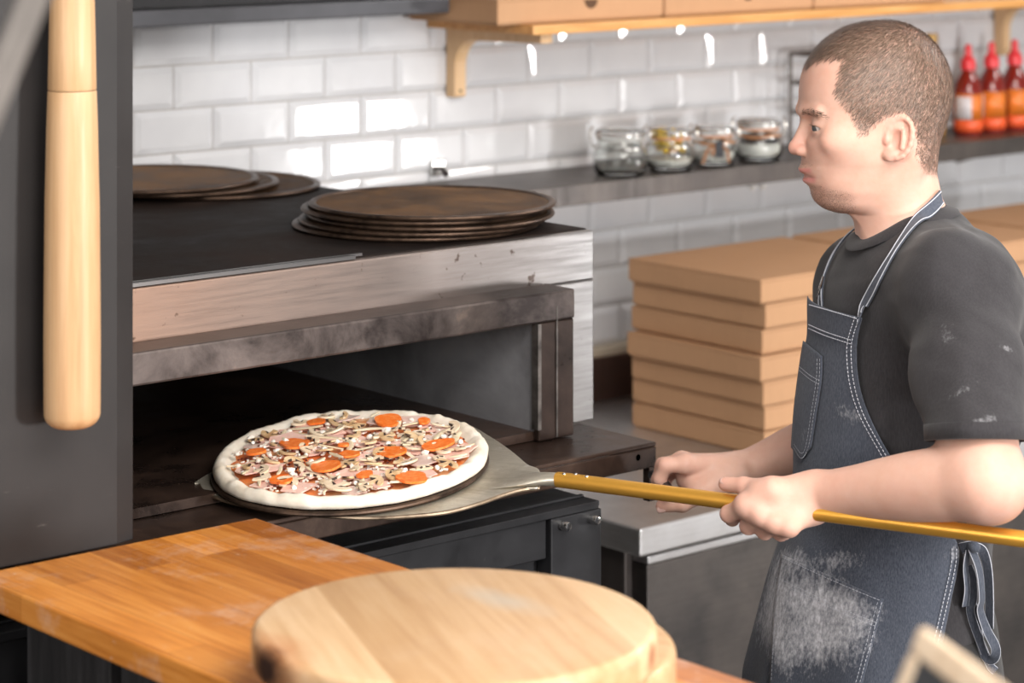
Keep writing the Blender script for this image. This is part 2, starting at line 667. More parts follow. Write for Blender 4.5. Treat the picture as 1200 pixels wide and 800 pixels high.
# round boards
def build_boards():
    def board(loc, r, h, label, mat, rz):
        n = 96
        mb = MB()
        rd = .0085
        prof = [(0, 0), (r - rd, 0)] + [(r - rd + rd * math.sin(t), rd - rd * math.cos(t)) for t in np.linspace(.3, 1.57, 5)] + \
               [(r - rd + rd * math.cos(t), h - rd + rd * math.sin(t)) for t in np.linspace(0, 1.3, 5)] + [(r - rd, h), (0, h)]
        mb.lathe(prof, n)
        o = mb.build('serving_board', mat, smooth=True, angle=50)
        o.location = loc
        o.rotation_euler = (0, 0, rz)
        return tag(o, label, 'board', 'round serving boards')
    c = PZ(533, 728, 1.29)
    m2 = M_BOARD.copy()
    m2.name = 'board_pale_beech_scorched'
    nt = m2.node_tree
    b = nt.nodes['Principled BSDF']
    src = b.inputs['Base Color'].links[0].from_socket
    # scorch mark on the rim and a grey water stain on top
    L = PZ(312, 786, 1.272) - c
    v = tex_coord(nt)

    def spot(p, r0, r1, sc=(1, 1, 1), rot=0):
        vv = nt.nodes.new('ShaderNodeVectorMath')
        vv.operation = 'SUBTRACT'
        nt.links.new(v, vv.inputs[0])
        vv.inputs[1].default_value = p
        mp = nt.nodes.new('ShaderNodeMapping')
        mp.vector_type = 'TEXTURE'
        mp.inputs['Rotation'].default_value = (0, 0, rot)
        mp.inputs['Scale'].default_value = sc
        nt.links.new(vv.outputs[0], mp.inputs[0])
        ln = nt.nodes.new('ShaderNodeVectorMath')
        ln.operation = 'LENGTH'
        nt.links.new(mp.outputs[0], ln.inputs[0])
        nz = noise_tex(nt, v, 30, 4, .6)
        d = math_n(nt, 'ADD', ln.outputs['Value'], math_n(nt, 'MULTIPLY', math_n(nt, 'SUBTRACT', nz, .5), r1 * .9))
        mr = nt.nodes.new('ShaderNodeMapRange')
        mr.inputs['From Min'].default_value = r0
        mr.inputs['From Max'].default_value = r1
        mr.inputs['To Min'].default_value = 1
        mr.inputs['To Max'].default_value = 0
        nt.links.new(d, mr.inputs['Value'])
        return mr.outputs[0]
    RZ = math.radians(-24)
    unrot = Matrix.Rotation(-RZ, 3, 'Z')
    L = unrot @ L
    ang = math.atan2(L.y, L.x)
    rim = Vector((math.cos(ang) * .183, math.sin(ang) * .183, .019))
    rng = math.pi / 2 + ang
    c1 = mix(nt, math_n(nt, 'MULTIPLY', spot(rim, .020, .06, (1.3, .7, .8), rng), .6), src, (.45, .13, .03, 1))
    c2 = mix(nt, math_n(nt, 'MULTIPLY', spot(rim, .010, .034, (1.6, .6, .8), rng), .97), c1, (.02, .008, .006, 1))
    g = unrot @ (PZ(590, 703, 1.29) - c)
    c3 = mix(nt, math_n(nt, 'MULTIPLY', spot(Vector((g.x, g.y, .035)), .004, .04, (1.9, .7, 1), math.radians(115)), .5), c2, (.40, .40, .36, 1))
    h = unrot @ (PZ(764, 762, 1.28) - c)
    c4 = mix(nt, math_n(nt, 'MULTIPLY', spot(Vector((h.x, h.y, .02)), .004, .017), .75), c3, (.24, .06, .02, 1))
    nt.links.new(c4, b.inputs['Base Color'])
    board((c.x, c.y, 1.2555), .183, .0345, 'round pale wooden board with a burnt black mark on its rim, top of the two', m2, RZ)
    c2_ = PZ(560, 752, 1.2555)
    board((c2_.x - .0, c2_.y, 1.2202), .183, .035, 'round pale wooden board lying directly on the counter under the scorched one', M_BOARD, .5)


build_boards()


# turned wooden bat hanging on the black panel
def build_bat():
    top = PY(87, -60, 2.38)
    d = PY(87, 250, 2.38)
    zb = PY(84, 500, 2.38).z
    x, y = d.x - .002, 2.381
    k = PY(87, 250, 2.38)
    dep = FV.x * k.x + FV.y * k.y
    s = dep / FPX
    root = thing('rolling_pin', (x, y, zb), 'pale turned wooden bat hanging thick end down on the black panel', 'rolling pin')

    def zz(py):
        return ZC - (py - HOR) * s
    mb = MB()
    prof = []
    R = 33 * s
    for t in np.linspace(0, 1.45, 9):
        prof.append((max(0, R - .016 + .016 * math.sin(t)) if t > 0 else 0.0, zz(500) + .016 - .016 * math.cos(t)))
    prof[0] = (0, zz(500))
    prof.insert(1, (R - .016, zz(500)))
    for py, w in ((470, 33), (400, 33.3), (330, 32.8), (240, 32), (200, 31), (150, 30), (107, 28.5)):
        prof.append((w * s, zz(py)))
    prof.append((28 * s, zz(105.8)))
    prof.append((0, zz(105.8)))
    M = Matrix.Translation((x, y, 0))
    mb.lathe(prof, 48, M, cap=False)
    mb.build('barrel', M_BAT, root, smooth=True)
    mb = MB()
    prof = [(0, zz(105)), (27.6 * s, zz(105)), (28.3 * s, zz(103.5)), (27.5 * s, zz(60)), (26.2 * s, zz(0)), (24 * s, zz(-60)), (20 * s, zz(-75)), (0, zz(-80))]
    mb.lathe(prof, 48, M, cap=False)
    h = mb.build('grip', M_BAT, root, smooth=True)
    h['label'] = 'turned upper grip with a dark joint line below'
    mb = MB()
    pts = [(x, y, zz(-78)), (x, y + .005, zz(-90)), (x, y + .037, zz(-96))]
    mb.tube(smooth_path(pts), .003, 8)
    mb.build('hook', M_CHROME, root, smooth=True)


build_bat()


# leaning metal pole, top left, near the camera
def build_pole():
    a = P(50, -30, 1.5)
    b = P(-14, 128, 1.5)
    dirv = (b - a).normalized()
    end = b + dirv * (1.5)
    t = (end.z - 0.0) / -dirv.z
    foot = end + dirv * t
    up = a - dirv * ((3.0 - a.z) / -dirv.z)
    mb = MB()
    mb.tube([foot, up], .0095, 16)
    o = mb.build('metal_pole', simple('dull_grey_metal', (.20, .18, .165, 1), .5, .4, nscale=20), smooth=True)
    set_origin(o, foot)
    tag(o, 'blurred grey metal pole slanting across the top left corner', 'pole')


build_pole()


# extractor hood edge above the tiles
def build_hood():
    Y = 3.45
    za = PY(155, 33, Y).z
    zb = PY(155, 13, Y).z
    root = thing('extractor_hood', (2.0, 3.45, za), 'dark grey hood edge running above the white tiles at top left', 'hood')
    mb = MB()
    mb.box((1.2, Y, za), (2.855, Y + .02, zb))
    mb.box((1.2, Y + .02, za), (2.855, YW - .008, za + .006))
    mb.build('lip', simple('hood_grey_paint', (.065, .066, .075, 1), .4, .2, nscale=14), root, bevel=.003)
    mb = MB()
    mb.prism([(Y + .02, zb + .001), (YW - .008, zb + .001), (YW - .008, 2.6), (Y + .08, 2.6)], 1.2, 2.855,
             Matrix(((0, 0, 1, 0), (1, 0, 0, 0), (0, 1, 0, 0), (0, 0, 0, 1))))
    mb.build('canopy', M_BLACKSTEEL, root)


build_hood()


# ================================================================== oven
YF, XR, XL = 2.642, 2.45, 1.22
ZT = PY(696, 268, YF).z
ZS = 1.191


def build_oven():
    root = thing('pizza_oven', ((XL + XR) / 2, 3.0, 0), 'wide steel deck pizza oven with a scorched open mouth behind the pizza', 'oven')
    YB = 3.44
    # outer casing: top, back, sides
    mb = MB()
    mb.box((XL, YF + .012, ZT - .012), (XR - .001, YB, ZT))
    mb.build('top_plate', M_OVENTOP, root, bevel=.003)
    mb = MB()
    mb.box((XL, YB - .015, ZS), (XR, YB - .001, ZT - .0125))
    mb.box((XR - .015, YF + .021, ZS), (XR, YB - .016, ZT - .0125))
    mb.box((XL, YF + .021, ZS), (XL + .015, YB - .016, ZT - .0125))
    mb.build('casing', M_STEEL, root)
    # opening measures
    xi = PY(632, 430, YF - .06).x         # inner right of the mouth
    xo = PY(674, 338, YF - .06).x
    zo = PY(674, 338, YF - .06).z
    zi = PY(632, 379, YF - .06).z
    zs = ZS + .014
    # steel front: band over the mouth, right stile, left stile
    mb = MB()
    mb.box((XL, YF, zo - .004), (XR, YF + .02, ZT - .002))
    mb.box((xo - .004, YF, ZS), (XR, YF + .02, zo - .0042))
    mb.box((XL, YF, ZS), (XL + .06, YF + .02, zo - .0042))
    f = mb.build('front_frame', M_STEEL_FRONT, root, bevel=.0025)
    f['label'] = 'bright steel front, browned towards the left by heat and a painted reflection'
    # bright folded lips along the top edge
    mb = MB()
    mb.box((XL, YF + .004, ZT - .001), (XR - .42, YF + .010, ZT + .0035))
    mb.box((XL, YF + .016, ZT + .0002), (XR - .40, YF + .021, ZT + .0035))
    mb.build('edge_trim', simple('dull_edge_steel', (.30, .29, .29, 1), .3, .9), root)
    # dark mouth frame standing out of the front
    yf = YF - .06
    mb = MB()
    mb.box((XL + .03, yf, zi), (xo, YF - .0005, zo))
    o = mb.build('mouth_hood', M_HOODLIP, root, bevel=.003)
    mb = MB()
    mb.box((xi, yf + .001, zs - .012), (xo - .0015, yf + .012, zi - .0003))
    mb.box((xi + .0125, yf + .0122, zs - .012), (xo - .0015, YF + .03, zi - .0003))
    mb.build('mouth_side', M_MOUTH, root, bevel=.002)
    mb = MB()
    mb.box((xi + .031, yf - .0004, zs - .01), (xi + .0335, yf + .0008, zi + .02))
    mb.box((xi - .003, yf - .001, zs + .004), (xi + .003, yf + .012, zi - .001))
    e = mb.build('mouth_edge', simple('worn_edge_steel', (.16, .145, .135, 1), .45, .8, nscale=40, namt=.5), root)
    e['label'] = 'bright worn edge of the opening'
    # chamber
    yb = YB - .06
    mb = MB()
    mb.box((XL + .07, yf + .0122, zs - .012), (xi + .01, yb, zs))
    mb.build('chamber_floor', M_DECK, root)
    mb = MB()
    mb.box((xi + .001, yf + .0122, zs), (xi + .012, yb, zi - .0004))
    mb.box((xi + .001, YF + .031, zi - .0003), (xi + .012, yb, zi + .03))
    mb.build('chamber_side', M_CAVSIDE, root)
    mb = MB()
    mb.box((XL + .06, YF + .021, zs), (XL + .07, yb, zi + .03))
    mb.box((XL + .06, yb, zs - .01), (xi + .012, yb + .01, zi + .03))
    mb.box((XL + .06, YF + .001, zi + .03), (xi + .012, yb, zi + .04))
    mb.build('chamber_lining', M_CAVITY, root)
    # landing shelf
    ys = 2.486
    xs = PZ(772, 518, ZS).x
    mb = MB()
    mb.box((XL, ys, ZS - .006), (xs, YF - .0005, ZS))
    mb.box((XL, ys, ZS - .034), (xs, ys + .004, ZS - .0062))
    mb.box((xs - .004, ys + .0042, ZS - .034), (xs, YF - .001, ZS - .0062))
    mb.build('landing_shelf', M_DECK, root, bevel=.002)
    mb = MB()
    c = PY(748, 536, ys)
    mb.lathe([(0, -.004), (.004, -.004), (.0045, 0), (0, .0)], 12, Matrix.Translation(c) @ Matrix.Rotation(math.pi / 2, 4, 'X'))
    mb.build('screw', M_CHROME, root, smooth=True)
    # lever under the shelf corner
    mb = MB()
    a = PY(761, 547, ys + .01)
    mb.box((a.x - .006, a.y - .006, a.z - .045), (a.x + .006, a.y + .006, a.z + .004))
    mb.build('lever_bracket', M_MOUTH, root)
    # base deck
    yp = 2.46
    xp = PY(705, 585, yp).x
    zp = PY(705, 586, yp).z
    mb = MB()
    mb.box((XL, yp + .03, 0.02), (xp - .01, YF + .7, zp - .008))
    mb.build('base', M_BLACKSTEEL, root)
    mb = MB()
    mb.box((XL, yp + .004, zp - .0078), (xp, YF + .7, zp - .001))
    mb.box((XL, yp + .001, zp - .010), (xp - .004, yp + .0175, zp))
    mb.box((XL, yp + .03, zp - .0005), (xp - .004, yp + .036, zp + .003))
    mb.build('base_top', M_BLACKSTEEL, root, bevel=.001)
    x2 = PY(646, 600, yp).x
    mb = MB()
    mb.box((XL, yp + .006, zp - .062), (x2 - .003, yp + .0295, zp - .0105))
    mb.build('base_panel', M_BLACKSTEEL, root, bevel=.002)
    mb = MB()
    mb.box((x2, yp, zp - .40), (xp, yp + .029, zp - .0105))
    mb.build('bolted_plate', M_BLACKSTEEL, root, bevel=.002)
    for px, py in ((658.5, 615), (692.5, 607.5)):
        c = PY(px, py, yp)
        mb = MB()
        mb.lathe([(0, .0), (.0062, 0), (.0066, .004), (.0062, .011), (.005, .0135), (0, .0145)], 20, Matrix.Translation(c) @ Matrix.Rotation(math.pi / 2, 4, 'X'))
        mb.build('bolt', M_CHROME, root, smooth=True)
    return root


OVEN = build_oven()


# oven lever held by the right hand
def build_lever():
    pass


# ------------------------------------------------------------------ pizza screens
def screen_parts(with_mesh=True):
    R = .1765
    root = thing('pizza_screen', (0, 0, 0), 'x', 'pizza screen', 'pizza screens stacked on the oven')
    mb = MB()
    prof = []
    n = 10
    for i in range(n):
        t = 2 * math.pi * i / n
        prof.append((R - .0055 + .0055 * math.cos(t), .0034 + .0034 * math.sin(t)))
    prof.append(prof[0])
    mb.lathe(prof, 80, cap=False)
    mb.build('rim', M_RUSTRIM, root, smooth=True)
    mb = MB()
    pitch = .0046
    w = .00075
    k = int((R - .008) / pitch)
    for i in range(-k, k + 1):
        c = i * pitch
        h = math.sqrt(max(0, (R - .007) ** 2 - c * c))
        if h < .01:
            continue
        mb.box((c - w, -h, .0028), (c + w, h, .0042))
        mb.box((-h, c - w, .0018), (h, c + w, .0032))
    mb.build('wire_mesh', M_RUSTMESH, root)
    return root


def build_screens():
    proto = screen_parts()
    zc_ = ZT + .0005
    # right stack: (centre px, tilt x, tilt y)
    c0 = PZ(507, 239, ZT + .03)
    tops = [(-20, 8, 0, 0), (-13, 7, .004, .0), (0, 5, .0, .004), (-3, 3, .004, -.002), (0, 0, .010, .004)]
    labels = ['blackened pizza screen lying on the oven top, bottom of the right-hand stack, jutting out left',
              'blackened pizza screen second from the bottom of the right-hand stack on the oven',
              'blackened pizza screen in the middle of the right-hand stack on the oven',
              'blackened pizza screen second from the top of the right-hand stack on the oven',
              'brown seasoned pizza screen with its mesh in full view, on top of the right-hand stack']
    sh = [(-.024, .0), (-.017, -.004), (-.004, -.003), (-.009, .004), (0, 0)]
    for i in range(5):
        o = proto if i == 0 else copy_tree(proto)
        z = zc_ + i * .0072
        dx = RV * sh[i][0]
        o.matrix_world = Matrix.Translation((c0.x + dx.x, c0.y + dx.y + sh[i][1], z)) @ Matrix.Rotation(math.radians(41 + 3 * i), 4, 'Z')
        o['label'] = labels[i]
        o['group'] = 'pizza screens in the right-hand stack'
    lab2 = ['dark pizza screen lying flat on the oven top at the bottom of the left-hand stack',
            'dark pizza screen in the middle of the left-hand stack by the black panel',
            'brown-meshed pizza screen on top of the left-hand stack by the black panel']
    for i, (px, py) in enumerate(((246, 219), (196, 216), (172, 212))):
        o = copy_tree(proto)
        z = zc_ + i * .0072
        c = PZ(px, py, z)
        o.matrix_world = Matrix.Translation((c.x, c.y, z)) @ Matrix.Rotation(math.radians(20 + 25 * i), 4, 'Z')
        o['label'] = lab2[i]
        o['group'] = 'pizza screens in the left-hand stack'
    return proto


SCREEN = build_screens()


# small chrome socket on the wall behind the oven
def build_socket():
    c = PY(525, 198, 3.56)
    root = thing('wall_hook', (c.x, YW - .008, c.z), 'small bright metal hook plate on the tiles behind the pizza screens', 'hook')
    mb = MB()
    s = .017
    mb.box((c.x - s, YW - .014, c.z - s * .9), (c.x + s, YW - .0076, c.z + s * .9))
    mb.build('plate', M_CHROME, root, bevel=.004, seg=3)
    mb = MB()
    mb.tube(smooth_path([(c.x, YW - .012, c.z), (c.x, YW - .026, c.z - .002), (c.x, YW - .032, c.z - .012), (c.x, YW - .04, c.z - .006)]), .004, 10)
    mb.build('peg', simple('dark_peg', (.06, .05, .05, 1), .3, .8), root, smooth=True)


build_socket()
# ================================================================== steel shelf with jars and bottles
SZ = 1.401
SYF = 3.375


def build_steel_shelf():
    root = thing('steel_shelf', (3.8, 3.5, SZ), 'long grey steel wall shelf holding the jars and sauce bottles', 'shelf')
    mb = MB()
    mb.box((2.55, SYF, SZ - .036), (6.2, SYF + .003, SZ))
    mb.box((2.55, SYF + .0031, SZ - .003), (6.2, YW - .0085, SZ))
    mb.build('board', M_STEEL_SHELF, root, bevel=.001)
    for px in (640, 1182):
        x = PY(px, 180, 3.45).x
        mb = MB()
        mb.prism([(SYF + .02, SZ - .02), (YW - .0085, SZ - .08), (YW - .0085, SZ - .0032), (SYF + .02, SZ - .0032)], x - .004, x + .004,
                 Matrix(((0, 0, 1, 0), (1, 0, 0, 0), (0, 1, 0, 0), (0, 0, 0, 1))))
        mb.build('bracket', M_STEEL_SHELF, root)
    for px in (876, 888):  # added white hook shapes stand in for small highlights under the shelf
        c = PY(px, 212, SYF + .03)
        mb = MB()
        mb.tube(smooth_path([(c.x, c.y, SZ - .0031), (c.x, c.y - .004, SZ - .04), (c.x, c.y - .012, SZ - .048), (c.x, c.y - .02, SZ - .04)]), .003, 8)
        h = mb.build('hook', simple('highlight_hook', (.7, .69, .67, 1), .35), root, smooth=True)


build_steel_shelf()


def mat_glass(name, col=(.96, .985, .97, 1), rough=.0):
    m, nt, b = nm(name)
    b.inputs['Base Color'].default_value = col
    b.inputs['Transmission Weight'].default_value = 1
    b.inputs['Roughness'].default_value = rough
    b.inputs['IOR'].default_value = 1.45
    return m


M_GLASS = mat_glass('jar_glass')
M_WIRE = simple('jar_wire', (.62, .6, .57, 1), .25, 1)
M_RUBBER = simple('orange_rubber_ring', (.62, .30, .16, 1), .5)
M_TWINE = simple('jute_twine', (.42, .20, .09, 1), .85, nscale=200)
M_WHITE = simple('white_powder', (.82, .81, .79, 1), .9, nscale=60)
M_YELLOW = simple('yellow_pasta', (.80, .52, .06, 1), .5, nscale=40, namt=.35)
M_ORANGEP = simple('orange_pasta', (.75, .24, .03, 1), .5)
M_SPICE = simple('dark_peppercorns', (.035, .03, .035, 1), .6, nscale=120, namt=.6)


def build_jar(px, w, label, content):
    yc = SYF + .058
    c = PY(px, 190, yc)
    d = FV.x * c.x + FV.y * c.y
    r = w / 2 * d / FPX
    root = thing('glass_jar', (c.x, yc, SZ), label, 'jar', 'clip-top jars on the steel shelf')
    M = Matrix.Translation((c.x, yc, SZ + .0004))
    t = .003
    H = r * 1.27
    out = [(0, 0), (r * .82, 0), (r * .95, .006), (r, .02), (r, H * .55), (r * .95, H * .72), (r * .84, H * .86), (r * .82, H)]
    inn = [(r * .82 - t, H), (r * .84 - t, H * .86), (r * .95 - t, H * .72), (r - t, H * .55), (r - t, .022), (r * .93 - t, .011), (r * .8 - t, .007), (0, .007)]
    mb = MB()
    mb.lathe(out + inn, 40, M, cap=False)
    mb.build('jar_body', M_GLASS, root, smooth=True, angle=60)
    mb = MB()
    mb.lathe([(r * .77, H + .001), (r * .86, H + .001), (r * .86, H + .005), (r * .77, H + .005), (r * .77, H + .001)], 40, M, cap=False)
    mb.build('seal', M_RUBBER if content != 0 else simple('grey_rubber_ring', (.45, .45, .43, 1), .5), root, smooth=True)
    mb = MB()
    zt = H + .0055
    mb.lathe([(0, zt), (r * .9, zt), (r * .93, zt + .006), (r * .9, zt + .013), (r * .75, zt + .017), (0, zt + .019)], 40, M, cap=False)
    mb.build('lid', M_GLASS, root, smooth=True, angle=60)
    # wire clip
    mb = MB()
    pts = [M @ Vector((r * .89 * math.cos(a), r * .89 * math.sin(a), H * .80)) for a in np.linspace(0, 2 * math.pi, 40)[:-1]]
    mb.tube(pts, .0016, 6, closed=True)
    pts = [M @ Vector((r * .955 * math.cos(a), r * .955 * math.sin(a), zt + .007)) for a in np.linspace(0, 2 * math.pi, 40)[:-1]]
    mb.tube(pts, .0016, 6, closed=True)
    for s in (0, math.pi):
        ax = math.radians(-41) + s
        e = Vector((math.cos(ax), math.sin(ax), 0))
        q = Vector((-e.y, e.x, 0))
        p = [e * r * .89 + q * .012 + Vector((0, 0, H * .8)), e * (r * 1.06) + q * .012 + Vector((0, 0, H * .9)), e * (r * 1.1) + q * .01 + Vector((0, 0, zt + .01)),
             e * (r * 1.0) + q * 0 + Vector((0, 0, zt + .02)), e * (r * 1.1) - q * .01 + Vector((0, 0, zt + .01)), e * (r * 1.06) - q * .012 + Vector((0, 0, H * .9)), e * r * .89 - q * .012 + Vector((0, 0, H * .8))]
        mb.tube([M @ v for v in smooth_path(p, 5)], .0014, 6)
    mb.build('wire_clip', M_WIRE, root, smooth=True)
    ri = r - t - .0012
    rnd = random.Random(int(px))

    def fill(h0, h1, mat, name):
        mb = MB()
        mb.lathe([(0, h0), (ri * .86, h0), (ri * .97, h0 + .006), (ri, h0 + .012), (ri, h1), (ri * .6, h1 + .002), (0, h1 + .003)], 36, M, cap=False)
        return mb.build(name, mat, root, smooth=True)
    if content == 1:
        fill(.0085, .020, M_WHITE, 'white_contents')
        for kind, mt, n in (('pasta_piece', M_YELLOW, 22), ('pasta_piece', M_ORANGEP, 6)):
            for k in range(n):
                a = rnd.uniform(0, 6.28)
                rr = (ri - .012) * math.sqrt(rnd.random())
                z = .034 + .05 * rnd.random() * .62
                mb = MB()
                R_ = Matrix.Rotation(rnd.uniform(0, 3), 4, (rnd.uniform(-1, 1), rnd.uniform(-1, 1), rnd.uniform(-1, 1)))
                mb.box((-.008, -.005, -.004), (.008, .005, .004), M @ Matrix.Translation((rr * math.cos(a), rr * math.sin(a), z)) @ R_)
                mb.build(kind, mt, root, bevel=.0015)
    elif content == 2:
        fill(.0085, .024, M_WHITE, 'white_contents')
    elif content == 3:
        fill(.0085, .034, M_WHITE, 'white_contents')
        mb = MB()
        mb.lathe([(0, .0375), (ri * .96, .0375), (ri * .96, .05), (0, .053)], 36, M, cap=False)
        mb.build('dark_contents', M_SPICE, root, smooth=True)
    if content in (2, 3):
        mb = MB()
        zz = H * .83
        pts = [M @ Vector((r * .90 * math.cos(a), r * .90 * math.sin(a), zz + .002 * math.sin(3 * a))) for a in np.linspace(0, 2 * math.pi, 40)[:-1]]
        mb.tube(pts, .0028, 6, closed=True)
        if content == 2:
            f = (-FV) * (r * .93) + RV * .004
            b0 = Vector((f.x, f.y, zz))
            dn = [(-.012, -.022), (.02, -.034), (-.03, -.037)]
            for dx, dz in dn:
                o2 = RV * dx + (-FV) * .009
                p = [b0, b0 + Vector((o2.x * .5, o2.y * .9, dz * .3)), b0 + Vector((o2.x, o2.y, dz))]
                mb.tube([M @ v for v in smooth_path(p, 6)], .0024, 6)
        mb.build('twine', M_TWINE, root, smooth=True)
    if content == 2:
        # small dark tag hung on the twine
        mb = MB()
        f = (-FV) * (r + .0045) + RV * .006
        ctr = Vector((c.x + f.x, yc + f.y, SZ + H * .66))
        Rm = Matrix.Translation(ctr) @ Matrix.Rotation(math.radians(-41), 4, 'Z')
        mb.box((-.008, -.001, -.016), (.008, .001, .016), Rm)
        mb.build('name_tag', simple('slate_tag', (.03, .032, .04, 1), .5), root, bevel=.0008)


build_jar(727, 64, 'empty clear clip-top jar, leftmost on the steel shelf', 0)
build_jar(785.5, 57, 'clip-top jar of yellow pasta over something white', 1)
build_jar(837, 52, 'clip-top jar tied with brown twine whose ends hang down', 2)
build_jar(889, 56, 'clip-top jar half full of white powder, nearest the man\'s face', 3)


# wire rack
def build_rack():
    yc = 3.50
    c = PY(926, 190, yc)
    x0, x1 = c.x + .055, c.x + .20
    ya, yb = yc - .05, yc + .05
    zt = PY(926, 66, yc).z
    root = thing('wire_rack', (c.x + .08, yc, SZ), 'dark wire rack standing on the steel shelf behind the man\'s face', 'rack')
    mt = simple('dark_iron', (.13, .11, .10, 1), .5, .4)
    for x in (x0, x1):
        for y in (ya, yb):
            mb = MB()
            mb.tube([(x, y, SZ + .0005), (x, y, zt)], .004, 8)
            mb.build('post', mt, root, smooth=True)
    for z in np.linspace(SZ + .012, zt, 4):
        mb = MB()
        mb.tube([(x0, ya, z), (x1, ya, z), (x1, yb, z), (x0, yb, z)], .0035, 8, closed=True)
        for t in (.25, .5, .75):
            mb.tube([(x0 + (x1 - x0) * t, ya, z), (x0 + (x1 - x0) * t, yb, z)], .002, 6)
        mb.build('rung', mt, root, smooth=True)


build_rack()


# sauce bottles
def build_bottles():
    m_red = simple('red_cap_plastic', (.72, .035, .045, 1), .35)
    m, nt, b = nm('chilli_sauce_plastic')
    v = tex_coord(nt)
    f = noise_tex(nt, v, 12, 3)
    nt.links.new(ramp(nt, f, [(.3, (.17, .012, .008, 1)), (.7, (.26, .02, .012, 1))]), b.inputs['Base Color'])
    b.inputs['Roughness'].default_value = .15
    b.inputs['Coat Weight'].default_value = .4
    m_or = simple('orange_label', (.66, .17, .02, 1), .4, nscale=30, namt=.4)
    m_wh = simple('pale_label', (.62, .58, .60, 1), .45, nscale=40)
    m_rd = simple('red_orange_label', (.80, .11, .03, 1), .35, nscale=30, namt=.2)

    def one(px, label, turn):
        yc = 3.47
        c = PY(px, 150, yc)
        dep = FV.x * c.x + FV.y * c.y
        s = dep / FPX * .94
        root = thing('sauce_bottle', (c.x, yc, SZ), label, 'bottle', 'red-capped sauce bottles on the steel shelf')
        M = Matrix.Translation((c.x, yc, SZ + .0004))
        R = 17.5 * s
        h = lambda px_: px_ * s
        mb = MB()
        mb.lathe([(0, 0), (R * .93, 0), (R, .004), (R, h(50)), (R * .97, h(58)), (R * .80, h(68)), (R * .52, h(77)), (R * .42, h(80)), (R * .42, h(84)), (0, h(84))], 32, M, cap=False)
        mb.build('bottle_body', m, root, smooth=True)
        mb = MB()
        mb.lathe([(R * .5, h(80.5)), (R * .54, h(81)), (R * .54, h(90)), (R * .5, h(93)), (R * .27, h(98)), (R * .24, h(110)), (R * .15, h(112)), (0, h(112.5))], 28, M, cap=False)
        mb.build('cap', m_red, root, smooth=True)

        def band(z0, z1, a0, a1, mat, name, off):
            mb = MB()
            rows = []
            for z in (z0, z1):
                rows.append([M @ Vector(((R + off) * math.cos(a), (R + off) * math.sin(a), z)) for a in np.linspace(a0, a1, 25)])
            mb.grid(rows)
            mb.build(name, mat, root, smooth=True, solid=.0003)
        base = math.radians(229) + turn
        band(h(19), h(51), base - 3.0, base + 3.0, m_or, 'label_band', .0005)
        band(h(5), h(18.8), base - 3.0, base + 3.0, m_rd, 'lower_label', .0005)
        w = band(h(20), h(48), base - .62, base + .62, m_wh, 'pale_label', .0012)
    one(1134.5, 'red-capped chilli sauce bottle with a pale label patch, nearest the man\'s head', -.55)
    one(1162, 'red-capped chilli sauce bottle in the middle of the three', -1.35)
    one(1189, 'red-capped chilli sauce bottle at the right edge of the picture', .9 + 1.4)
    # yellow-topped oil bottle mostly behind the head
    yc = 3.52
    c = PY(1091, 150, yc)
    s = (FV.x * c.x + FV.y * c.y) / FPX
    root = thing('oil_bottle', (c.x, yc, SZ), 'golden oil bottle half hidden behind the back of the man\'s head', 'bottle')
    M = Matrix.Translation((c.x, yc, SZ + .0004))
    mb = MB()
    mb.lathe([(0, 0), (16 * s, 0), (17 * s, .004), (17 * s, 75 * s), (14 * s, 88 * s), (7 * s, 100 * s), (6 * s, 112 * s), (0, 112 * s)], 28, M, cap=False)
    mb.build('bottle_body', simple('golden_oil', (.42, .22, .05, 1), .15, nscale=10), root, smooth=True)
    mb = MB()
    mb.lathe([(6.3 * s, 108 * s), (7.5 * s, 109 * s), (7.5 * s, 118 * s), (0, 119 * s)], 20, M, cap=False)
    mb.build('cap', simple('yellow_cap', (.55, .33, .08, 1), .4), root, smooth=True)


build_bottles()


# ================================================================== upper wooden shelf
def build_upper_shelf():
    Y = 3.30
    a = PY(625, 41.5, Y)
    b = PY(625, 30, Y)
    root = thing('wooden_shelf', (3.8, 3.45, a.z), 'honey pine wall shelf on wooden brackets at the top', 'shelf')
    mb = MB()
    mb.box((a.x, Y, a.z), (6.2, YW - .0085, b.z))
    mb.build('board', M_PINE, root, bevel=.002)
    mb = MB()
    mb.box((a.x + .02, Y + .04, b.z + .0002), (6.2, Y + .055, b.z + .007))
    for px in (538, 1178, 1420):
        x = PY(px, 60, YW - .03).x
        zb = PY(538, 114, YW - .03).z
        mb2 = MB()
        # profile in (y,z): upright on the wall, arm under the shelf, curved inside corner
        pr = [(YW - .009, zb), (YW - .009, a.z - .0003), (Y + .03, a.z - .0003), (Y + .03, a.z - .018)]
        for t in np.linspace(0, 1, 9):
            ang = math.pi / 2 * t
            pr.append((YW - .034 - .05 * (1 - math.sin(ang)), a.z - .022 - .05 * (1 - math.cos(ang))))
        pr += [(YW - .034, zb + .004), (YW - .030, zb)]
        mb2.prism(pr, x - .0135, x + .0135, Matrix(((0, 0, 1, 0), (1, 0, 0, 0), (0, 1, 0, 0), (0, 0, 0, 1))))
        br = mb2.build('bracket', M_PINEV, root, bevel=.0015)
        for z in (zb + .012, zb + .10):
            mb3 = MB()
            mb3.lathe([(0, 0), (.003, 0), (.003, .0008), (0, .0008)], 12, Matrix.Translation((x, YW - .0338, z)) @ Matrix.Rotation(math.pi / 2, 4, 'X'))
            mb3.build('screw', simple('screw_dark', (.12, .08, .05, 1), .5, .5), br)
    return b.z


USZ = build_upper_shelf()


